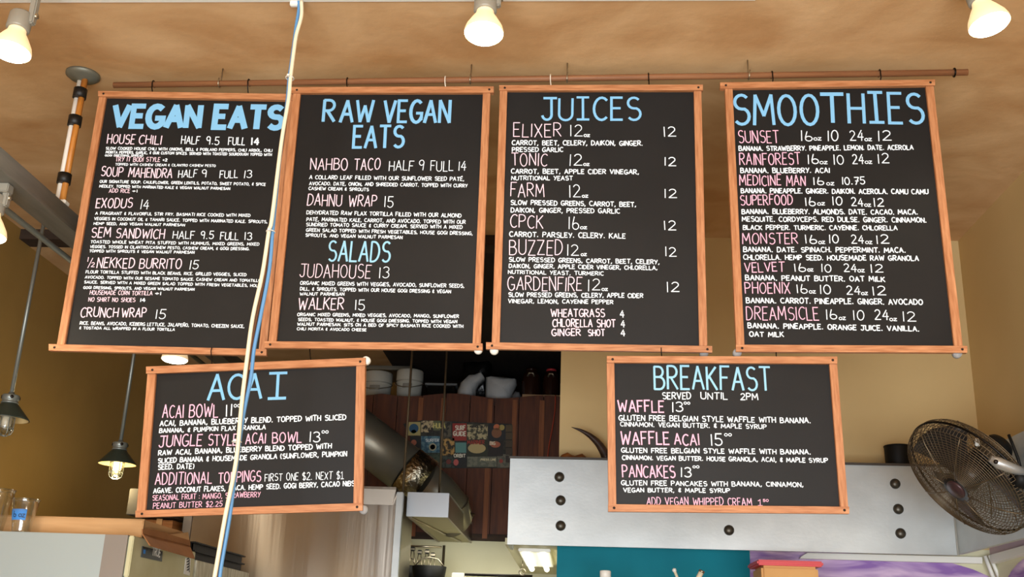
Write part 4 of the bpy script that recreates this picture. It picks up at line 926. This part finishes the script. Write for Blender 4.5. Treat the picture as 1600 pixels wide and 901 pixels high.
LZ = 3.06
def bucket(label, px, w_, y, H=.36):
    p = at(px, 600, y); r1 = w_ / 2 * y / 1635; r0 = r1 * .84
    t = thing('plastic_bucket', label, 'bucket', (p.x, p.y, LZ), group='white buckets in the loft')
    obj('bucket_body', MB().lathe((p.x, p.y, LZ), (0, 0, 1), [(0, 0), (r0, 0), (r1 * .95, H * .74), (r1 * .99, H * .745), (r1 * .99, H * .77), (r1 * .95, H * .775), (r1 * .96, H * .8)], 36), bucket_mat, t)
    obj('lid', MB().lathe((p.x, p.y, LZ), (0, 0, 1), [(r1, H * .79), (r1 * 1.01, H * .8), (r1 * 1.01, H * .98), (r1 * .95, H), (0, H)], 36), bucket_mat, t)
    obj('handle', MB().tube([(p.x - r1 * 1.0, p.y, LZ + H * .76)] + [(p.x - r1 * 1.08 * math.cos(a), p.y - r1 * 1.1 * math.sin(a), LZ + H * .76 - .05 * math.sin(a)) for a in (.15, .6, 1.1, 1.57, 2.04, 2.54, 3.0)] + [(p.x + r1, p.y, LZ + H * .76)], .003, 6), zinc, t)
    m5 = MB(); 
    for k in range(9):
        a = -.35 + k * .085; zz = LZ + H * .66
        m5.box((p.x + r1 * .94 * math.sin(a) - .004, p.y - r1 * .945 * math.cos(a) - .003, zz - .016), (p.x + r1 * .94 * math.sin(a) + .002, p.y - r1 * .945 * math.cos(a), zz + .016))
    obj('bucket_ribs', m5, fixture_grey, t)
bucket('left white lidded bucket in the loft, partly behind the ACAI board', 590, 46, 7.3, .36)
bucket('right white lidded bucket in the loft under the grey duct box', 640, 42, 7.22, .36)
dx0, dx1 = at(562, 560, 7.55).x, at(644, 560, 7.55).x
db = thing('grey_duct_box', 'big grey metal duct box above the loft buckets', 'duct box', ((dx0 + dx1) / 2, 7.75, 3.42))
zb_ = min(at(600, 571, 7.55).z, CE - .08)
obj('duct_body', MB().box((dx0, 7.55, zb_), (dx1, 7.98, CE - .057), bev=.004), mat('dull_grey_sheet', (120, 118, 108), .5, .2), db)
obj('duct_flange', MB().box((dx0, 7.535, zb_ - .012), (dx1 + .01, 7.56, zb_ + .004)), mat('dull_grey_flange', (140, 138, 126), .5, .2), db)
px0, px1 = at(668, 615, 7.25).x, at(712, 615, 7.25).x
tb_ = thing('clear_tub', 'clear plastic storage tub beside the right loft bucket', 'tub', ((px0 + px1) / 2, 7.35, LZ))
zt_ = at(690, 599, 7.2).z
mb = MB()
for q_ in ((px0, 7.2, px1, 7.204), (px0, 7.45, px1, 7.454), (px0, 7.2, px0 + .004, 7.45), (px1 - .004, 7.2, px1, 7.45)): mb.box((q_[0], q_[1], LZ), (q_[2], q_[3], zt_))
mb.box((px0, 7.2, LZ), (px1, 7.45, LZ + .004)); obj('tub_walls', mb, bin_clear, tb_)
obj('tub_rim', MB().box((px0 - .012, 7.188, zt_ - .012), (px1 + .012, 7.2, zt_)).box((px1, 7.19, zt_ - .012), (px1 + .012, 7.46, zt_)).box((px0 - .012, 7.19, zt_ - .012), (px0, 7.46, zt_)), mat('grey_tub_rim', (120, 124, 126), .4), tb_)
obj('dark_contents', MB().box((px0 + .03, 7.23, LZ + .006), (px1 - .05, 7.43, zt_ - .03), bev=.01), mat('dark_contents', (36, 38, 44), .7), tb_)

def sack(name, label, pts, y, m_, depth, cat, group=None):
    P = [at(a, b, y) for a, b in pts]; c0 = sum(P, Vector()) / len(P)
    mb = MB(); n = len(P); rows = []
    for f_, dy in ((.0, -.35), (.55, -.3), (.86, -.16), (1, .1), (.96, .5), (.7, .9), (0, 1)):
        if f_ == 0: rows.append([mb.bm.verts.new(c0 + Vector((0, dy * depth, 0)))]); continue
        rows.append([mb.bm.verts.new(c0 + (p - c0) * f_ + Vector((random.uniform(-.006, .006), dy * depth + random.uniform(-.025, .025) * (depth / .2), random.uniform(-.005, .005)))) for p in P])
    for A, B in zip(rows, rows[1:]):
        for j in range(n):
            k = (j + 1) % n
            f = [A[j], A[k], B[0]] if len(B) == 1 else ([A[0], B[k], B[j]] if len(A) == 1 else [A[j], A[k], B[k], B[j]])
            mb.bm.faces.new(f).smooth = True
    return tag(obj(name, mb, m_), label, cat, group)
yb = 625
def bot(px): return (px, 632)
sack('white_sack', 'crumpled white plastic sack with a twisted neck in the loft', [(714, 632), (716, 610), (719, 598), (727, 592), (732, 586), (742, 583), (753, 581), (756, 590), (748, 598), (743, 606), (741, 620), (740, 632)], 7.2, bag_white, .16, 'sack')
sack('grey_sack', 'flat square-cornered white sack standing in the loft', [(759, 632), (759, 600), (758.5, 587), (765, 586.5), (790, 589), (806, 591), (806, 600), (802, 612), (798, 622), (797, 632)], 7.2, bag_white, .14, 'sack')
sack('black_bag', 'shiny black plastic bag behind the white sacks', [(721, 632), (722, 600), (722, 580), (723, 564), (735, 565), (750, 564), (767, 563), (768, 575), (764, 590), (762, 610), (762, 632)], 7.42, bag_black, .2, 'bag')
sack('grey_bundle', 'small grey plastic bundle right of the flat white sack', [(797, 632), (801, 618), (804, 611), (810, 612), (814, 620), (816, 632)], 7.1, mat('grey_bundle_plastic', (110, 112, 116), .5, 0, None, 8, (1, 1, 1), .5, 12), .05, 'bundle')
ss = thing('loft_shelf', 'pale pine shelf board under the brown jars at the right of the loft', 'shelf', tuple(at(845, 617, 7.1)))
s0, s1 = at(816, 617, 7.05), at(876, 617, 7.05)
obj('shelf_board', MB().box((s0.x, 7.05, s0.z - .012), (EX - .002, 7.4, s0.z + .006)), shelf_wood, ss)
obj('shelf_cleat', MB().box((s0.x + .08, 7.06, s0.z - .03), (EX - .004, 7.1, s0.z - .012)), dark_timber, ss)
SZ_ = s0.z + .006
def jar(label, px, w_, red=False):
    p = at(px, 600, 7.22); r = w_ / 2 * 7.2 / 1640; H = .205
    t = thing('brown_jar', label, 'jar', (p.x, 7.22, SZ_), group='brown glazed jars on the loft shelf')
    obj('jar_body', MB().lathe((p.x, 7.22, SZ_), (0, 0, 1), [(0, 0), (r, 0), (r * 1.02, .01), (r * 1.02, H * .6), (r * .95, H * .8), (r * .7, H * .95), (r * .6, H), (0, H)], 36), urn_brown, t)
    obj('base_band', MB().ring((p.x, 7.22, SZ_ + .012), (0, 0, 1), r * 1.02, .004, 36, 6), zinc, t)
    obj('jar_handle', MB().tube([(p.x - r * .38, 7.22 - r * .93, SZ_ + H * .74), (p.x - r * .2, 7.22 - r * 1.05, SZ_ + H * .85), (p.x + r * .2, 7.22 - r * 1.05, SZ_ + H * .85), (p.x + r * .38, 7.22 - r * .93, SZ_ + H * .74)], .006, 8), zinc, t)
    obj('jar_lid', MB().lathe((p.x, 7.22, SZ_ + H), (0, 0, 1), [(0, 0), (r * .62, 0), (r * .6, .014), (0, .02)], 28), red_lid if red else urn_brown, t)
jar('left brown glazed jar on the loft shelf', 830, 30)
jar('right brown glazed jar with a red lid on the loft shelf', 861, 26, True)
cable('red_cord', [(868, 617), (867, 640), (863, 668), (858, 695), (855, 720)], PY - .03, .0035, red_cord, 'red cord hanging over the redwood planks beside the tan wall')

# ------------------------------------------------------------------ big galvanized hood on the right
HY = 4.8
hl, hr = at(795, 780, HY).x, 1.652
hb_, ht_ = 2.048, 2.424
z_at = lambda px, py: at(px, py, HY).z
bh = thing('kitchen_hood', 'long pale galvanized hood band behind the BREAKFAST board', 'kitchen hood', ((hl + hr) / 2, HY + .1, 2.04))
A, Bq, Cq, Dq = at(800, 716, HY), at(1440, 728, HY), at(1498, 867, HY), at(790, 850, HY)
zl0, zl1 = Dq.z, A.z; zr0, zr1 = Cq.z, Bq.z
obj('front_panel', MB().prism([(hl, HY, zl0), (hr, HY, zr0), (hr, HY, zr1), (hl, HY, zl1)], (0, .02, 0)), galv, bh)
obj('top_panel', MB().prism([(hl, HY + .02, zl1 - .02), (hr, HY + .02, zr1 - .02), (hr, HY + .02, zr1), (hl, HY + .02, zl1)], (0, BY - HY - .022, 0)), galv, bh)
obj('end_panel', MB().box((hl, HY + .02, zl0), (hl + .015, BY - .003, zl1 - .02)), galv, bh)
obj('side_return', MB().prism([(hr, HY + .012, zr0 + .004), (hr, HY + .012, zr1), (hr, 2.2, zr1), (hr, 2.2, zr0 + .004)], (.02, 0, 0)), galv, bh)
obj('return_top', MB().box((hr + .02, 2.2, zr1 - .02), (RX - .002, HY + .02, zr1)), galv, bh)
obj('top_edge', MB().prism([(hl - .004, HY - .008, zl1), (hr, HY - .008, zr1), (hr, HY - .008, zr1 + .010), (hl - .004, HY - .008, zl1 + .010)], (0, .06, 0)), mat('dark_edge_angle', (70, 64, 58), .5, .5), bh)
obj('corner_seam', MB().box((hr - .006, HY - .004, zr0), (hr + .004, HY + .004, zr1)), fixture_grey, bh)
for px, py in ((874, 745), (876, 781.5), (876, 821), (1139, 828), (1398.5, 755.5), (1403.5, 795), (1407, 833)):
    p = at(px, py, HY)
    obj('dome_rivet', MB().lathe(p, (0, -1, 0), [(.0225, 0), (.022, .006), (.018, .013), (.010, .018), (0, .0195)], 24), rivet_mat, bh)
# things on top of the hood
hs = lambda x: zl1 + (zr1 - zl1) * (x - hl) / (hr - hl)
def on_hood(px, py, y):
    p = at(px, py, y); return Vector((p.x, y, hs(p.x) + .002))
HP = [(948, 716), (944, 706), (935, 692), (922, 680), (908, 672), (893, 667)]
P = [at(a, b, 4.93) for a, b in HP]; P[0].z = hs(P[0].x) + .03
Q = []
for i in range(len(P) - 1):
    for j in range(4): Q.append(P[i].lerp(P[i + 1], j / 4))
Q.append(P[-1])
for _ in range(2): Q = [Q[0]] + [(Q[i - 1] + Q[i] * 2 + Q[i + 1]) / 4 for i in range(1, len(Q) - 1)] + [Q[-1]]
hn = thing('curved_horn', 'dark curved animal horn standing on the hood beside the BREAKFAST board', 'horn', (P[0].x, 4.93, hs(P[0].x)))
obj('horn_shaft', MB().tube(Q, [.022 * (1 - (i / (len(Q) - 1)) ** 1.4) + .0012 for i in range(len(Q))], 14), horn_mat, hn)
obj('horn_base', MB().lathe((P[0].x + .012, 4.93, hs(P[0].x)), (0, 0, 1), [(0, 0), (.045, 0), (.04, .02), (.028, .03), (0, .034)], 20), horn_mat, hn)
g0 = on_hood(893, 712, 4.92)
mb = MB(); R0 = [(-.05, .018), (-.04, .028), (-.02, .036), (0, .028), (.018, .024), (.03, .028), (.05, .034), (.062, .024), (.07, .012)]
mb.tube([g0 + Vector((dx * .95, random.uniform(-.006, .006), .02 + (r - .025) * .5)) for dx, r in R0], [r * .72 for _, r in R0], 14)
tag(obj('burl_carving', mb, burl), 'small knobbly brown wood carving on the hood left of the horn', 'carving')
cb = on_hood(1404, 725, 4.93)
cy = thing('black_canister', 'black cylindrical canister on the hood left of the fan', 'canister', tuple(cb))
rr_ = 20 * 4.93 / 1690
obj('canister_body', MB().lathe(cb, (0, 0, 1), [(0, 0), (rr_ * .94, 0), (rr_ * .96, .006), (rr_, .105), (rr_ * .98, .112), (0, .113)], 36), black_plastic, cy)
obj('canister_rim', MB().ring(cb + Vector((0, 0, .108)), (0, 0, 1), rr_, .0025, 36, 6), black_plastic, cy)

# mural and raceways below the hood
MY = BY - .004
mur = [(1172, 850), (1172, 930), (1590, 930), (1560, 908), (1543, 899), (1520, 889), (1490, 880), (1450, 873), (1400, 869), (1300, 862)]
struct('wall_mural', MB().prism([at(a, b, MY) for a, b in mur], (0, .003, 0)), purple)
mur2 = [(1573, 905), (1580, 892), (1590, 880), (1606, 868), (1640, 850), (1640, 930), (1573, 930)]
struct('wall_right_lower', MB().box((RX - .004, 3.6, 0), (RX - .0005, BY, 2.06)), cream)
struct('trim_2', MB().prism([atx(a, b, RX - .006) for a, b in ((1500, 866), (1640, 828), (1640, 846), (1500, 876))], (.002, 0, 0)), mat('pale_lilac_paint', (200, 178, 196), .5))
struct('wall_mural_right', MB().prism([atx(a, b, RX - .008) for a, b in mur2], (.003, 0, 0)), purple)
c1_ = [at(1255, 866.5, BY - .03), at(1266, 869, BY - .03), at(1520, 879, BY - .03)]
tag(obj('white_conduit_box', MB().prism([at(1252, 869, BY - .035), at(1262, 863, BY - .035), at(1535, 870, BY - .035), at(1535, 880, BY - .035), at(1250, 872, BY - .035)], (0, .03, 0)), white_plastic), 'long white raceway under the galvanized hood above the purple mural', 'raceway')
q = [atx(a, b, RX - .035) for a, b in ((1548, 866), (1606, 850), (1606, 863), (1548, 880))]
tag(obj('side_raceway', MB().prism(q, (.03, 0, 0)), white_plastic), 'white raceway on the right wall below the hood return', 'raceway')
for (a, b, c0, d0), lab in (((1539, 868, 1556, 912), 'left of two thin white pipes at the bottom right corner'), ((1546, 867, 1566, 912), 'right of two thin white pipes at the bottom right corner')):
    tag(obj('white_pipe', MB().tube([at(a, b, BY - .06), at(c0, d0, BY - .06)], .0085, 10), white_plastic), lab, 'pipe', 'white pipes in the corner')

# bottom edge things on the counter shelf
wt = thing('counter_shelf', 'kitchen counter shelf below the picture that carries the tub and bottle', 'shelf', (.7, 4.6, 0))
cz = at(1000, 930, 4.6).z - .11
obj('shelf_top', MB().box((0, 4.4, cz - .03), (1.6, 4.8, cz)), stainless, wt)
for xx in (.02, 1.54): obj('shelf_leg', MB().box((xx, 4.42, 0), (xx + .04, 4.78, cz - .03)), stainless, wt)

def low_shelf_z(px, y): return at(px, 915, y).z
tz = at(1230, 912, 4.5).z
tbx = thing('lidded_tub', 'orange plastic tub with a red lid at the bottom edge', 'tub', tuple(at(1233, 912, 4.55)))
t0, t1 = at(1190, 890, 4.5).x, at(1279, 890, 4.5).x
zl = at(1235, 884, 4.5).z; zh = at(1235, 875.5, 4.5).z
obj('tub_body', MB().box((t0, 4.5, cz + .001), (t1, 4.72, zl), bev=.01), tan_tub, tbx)
obj('lid', MB().box((t0 - .018, 4.485, zl), (t1 + .018, 4.74, zh), bev=.006), red_lid, tbx)
bw = thing('white_bottle', 'white bottle cap showing at the bottom edge before the teal wall', 'bottle', tuple(at(946, 915, 4.6)))
p = at(946, 891, 4.6)
obj('bottle_cap', MB().lathe(p, (0, 0, -1), [(0, 0), (.021, 0), (.023, .003), (.023, .04), (0, .04)], 24), white_plastic, bw)
obj('bottle_body', MB().lathe(p, (0, 0, -1), [(0, .041), (.02, .041), (.036, .08), (.036, p.z - cz - .001), (0, p.z - cz - .001)], 24), white_plastic, bw)
u1 = thing('white_ladle_handle', 'thin white utensil handle before the teal wall, leaning left', 'utensil', tuple(at(1064, 912, 4.6)))
obj('handle_shaft', MB().tube([at(1054, 891, 4.6), at(1062, 912, 4.6), at(1068, 930, 4.6)], .006, 10), cream_cable, u1)
obj('handle_tip', MB().lathe(at(1053, 889, 4.6), (.4, 0, -1), [(0, -.006), (.009, 0), (.008, .01), (0, .012)], 14), white_plastic, u1)
u2 = thing('steel_utensil_handle', 'cream pipe-like utensil end before the teal wall, leaning right', 'utensil', tuple(at(1090, 912, 4.6)))
obj('handle_shaft', MB().tube([at(1096, 893, 4.6), at(1090, 905, 4.6), at(1078, 930, 4.6)], .011, 12), cream_cable, u2)
obj('handle_cap', MB().tube([at(1097, 891, 4.6), at(1095.6, 894, 4.6)], .0125, 12), zinc, u2)
# ------------------------------------------------------------------ wall fan
fc = at(1514, 744, 4.05)
vd = (fc - CAM).normalized(); rt = M.col[0].normalized(); dn = M.col[1].normalized()
n = (-vd * .40 + rt * (-.62) + dn * .62).normalized()           # faces down-left towards the customers
Rr = .243; Dp = .09
fn = thing('wall_fan', 'large dusty wire-caged wall fan at the right edge', 'fan', tuple(fc))
a_ = Vector((0, 0, 1)); u = n.cross(a_).normalized(); v = n.cross(u)
dirv = lambda t: u * math.cos(t) + v * math.sin(t)
def cage(front):
    mb = MB(); sgn = 1 if front else -1
    dome = lambda r: fc + n * sgn * (Dp * (1 - .12) - (.045 if front else .05) * (r / Rr) ** 3)
    k0 = 6
    for i in range(k0, 27):
        r = Rr * .97 * i / 26
        mb.ring(dome(r), n, r, .0014, 56, 4)
    for j in range(8 if front else 12):
        t = 2 * PI * j / (8 if front else 12)
        mb.tube([dome(Rr * q_) + dirv(t) * Rr * q_ + n * sgn * .002 for q_ in (.2, .5, .8, .97)], .0022, 5)
    for j in range(66):
        t = 2 * PI * (j + .5) / 66
        mb.tube([dome(Rr * q_) + dirv(t + .25 * q_) * Rr * q_ for q_ in (.24, .5, .75, .97)], .0009, 4, False)
    # rounded side
    e0 = dome(Rr * .97)
    for j in range(110):
        t = 2 * PI * j / 110; d = dirv(t)
        mb.tube([e0 + d * Rr * .97, e0 - n * sgn * .012 + d * Rr * 1.0, fc + n * sgn * .003 + d * Rr * 1.01], .001, 4, False)
    mb.ring(fc + n * sgn * .02, n, Rr * 1.005, .0015, 64, 5)
    return mb
obj('front_grille', cage(True), fan_wire, fn); obj('rear_grille', cage(False), fan_wire, fn)
obj('cage_band', MB().ring(fc, n, Rr * 1.012, .0045, 72, 8), black_steel, fn)
obj('hub_badge', MB().lathe(fc + n * (Dp * .88), n, [(.036, -.004), (.038, 0), (.035, .006), (0, .009)], 32), mat('dark_maroon_badge', (70, 48, 50), .35, .3), fn)
for j in range(3):
    t0_ = 2 * PI * j / 3 + .5; mb = MB(); rows = []
    for q_ in (.2, .35, .55, .75, .9):
        wd = .42 + .35 * q_; rows.append([mb.bm.verts.new(fc + dirv(t0_ + wd * (s_ - .5) * 1.9) * Rr * q_ + n * ((s_ - .5) * .06)) for s_ in (0, .25, .5, .75, 1)])
    for A2, B2 in zip(rows, rows[1:]):
        for k in range(4): mb.bm.faces.new((A2[k], A2[k + 1], B2[k + 1], B2[k])).smooth = True
    o = obj('blade', mb, fan_blade, fn); sm_ = o.modifiers.new('thick', 'SOLIDIFY'); sm_.thickness = .0025
obj('blade_hub', MB().lathe(fc - n * .03, n, [(0, 0), (.05, 0), (.05, .05), (.03, .06), (0, .062)], 28), fan_blade, fn)
obj('motor', MB().lathe(fc - n * .07, -n, [(0, 0), (.055, 0), (.062, .02), (.062, .1), (.05, .125), (0, .13)], 32), black_plastic, fn)
mo = fc - n * .15
w0 = Vector((hr, mo.y - .02, mo.z + .03))
obj('arm_bracket', MB().tube([at(1547, 716, 3.80), at(1560, 723, 3.80), at(1580, 731, 3.81), at(1603, 739, 3.82)], [.012, .021, .019, .016], 10), cast_alu, fn)
obj('bracket_bolt', MB().lathe(at(1556, 721, 3.775), -vd, [(.008, 0), (.008, .006), (0, .007)], 12), screw, fn)
obj('pivot_housing', MB().lathe(at(1592, 748, 3.84), Vector((1, .1, -.1)), [(0, -.02), (.03, -.02), (.034, 0), (.034, .07), (0, .075)], 20), black_plastic, fn)
obj('wall_arm', MB().tube([at(1592, 742, 3.84), at(1612, 742, 3.9), Vector((RX - .01, 4.02, at(1612, 742, 3.98).z + .01))], .02, 12), cast_alu, fn)
obj('wall_plate', MB().box((RX - .016, 3.93, at(1612, 742, 3.98).z - .09), (RX, 4.11, at(1612, 742, 3.98).z + .11), bev=.004), cast_alu, fn)
obj('cage_clip', MB().box((-.008, -.004, -.014), (.008, .004, .014), Matrix.Translation(fc + (rt * .03 - dn * .125) - vd * .03), .002), white_plastic, fn)
obj('power_cord', MB().tube([at(1576, 679, 3.99), at(1583, 696, 3.98), at(1591, 717, 3.97), at(1595, 735, 3.97)], .006, 8), black_plastic, fn)
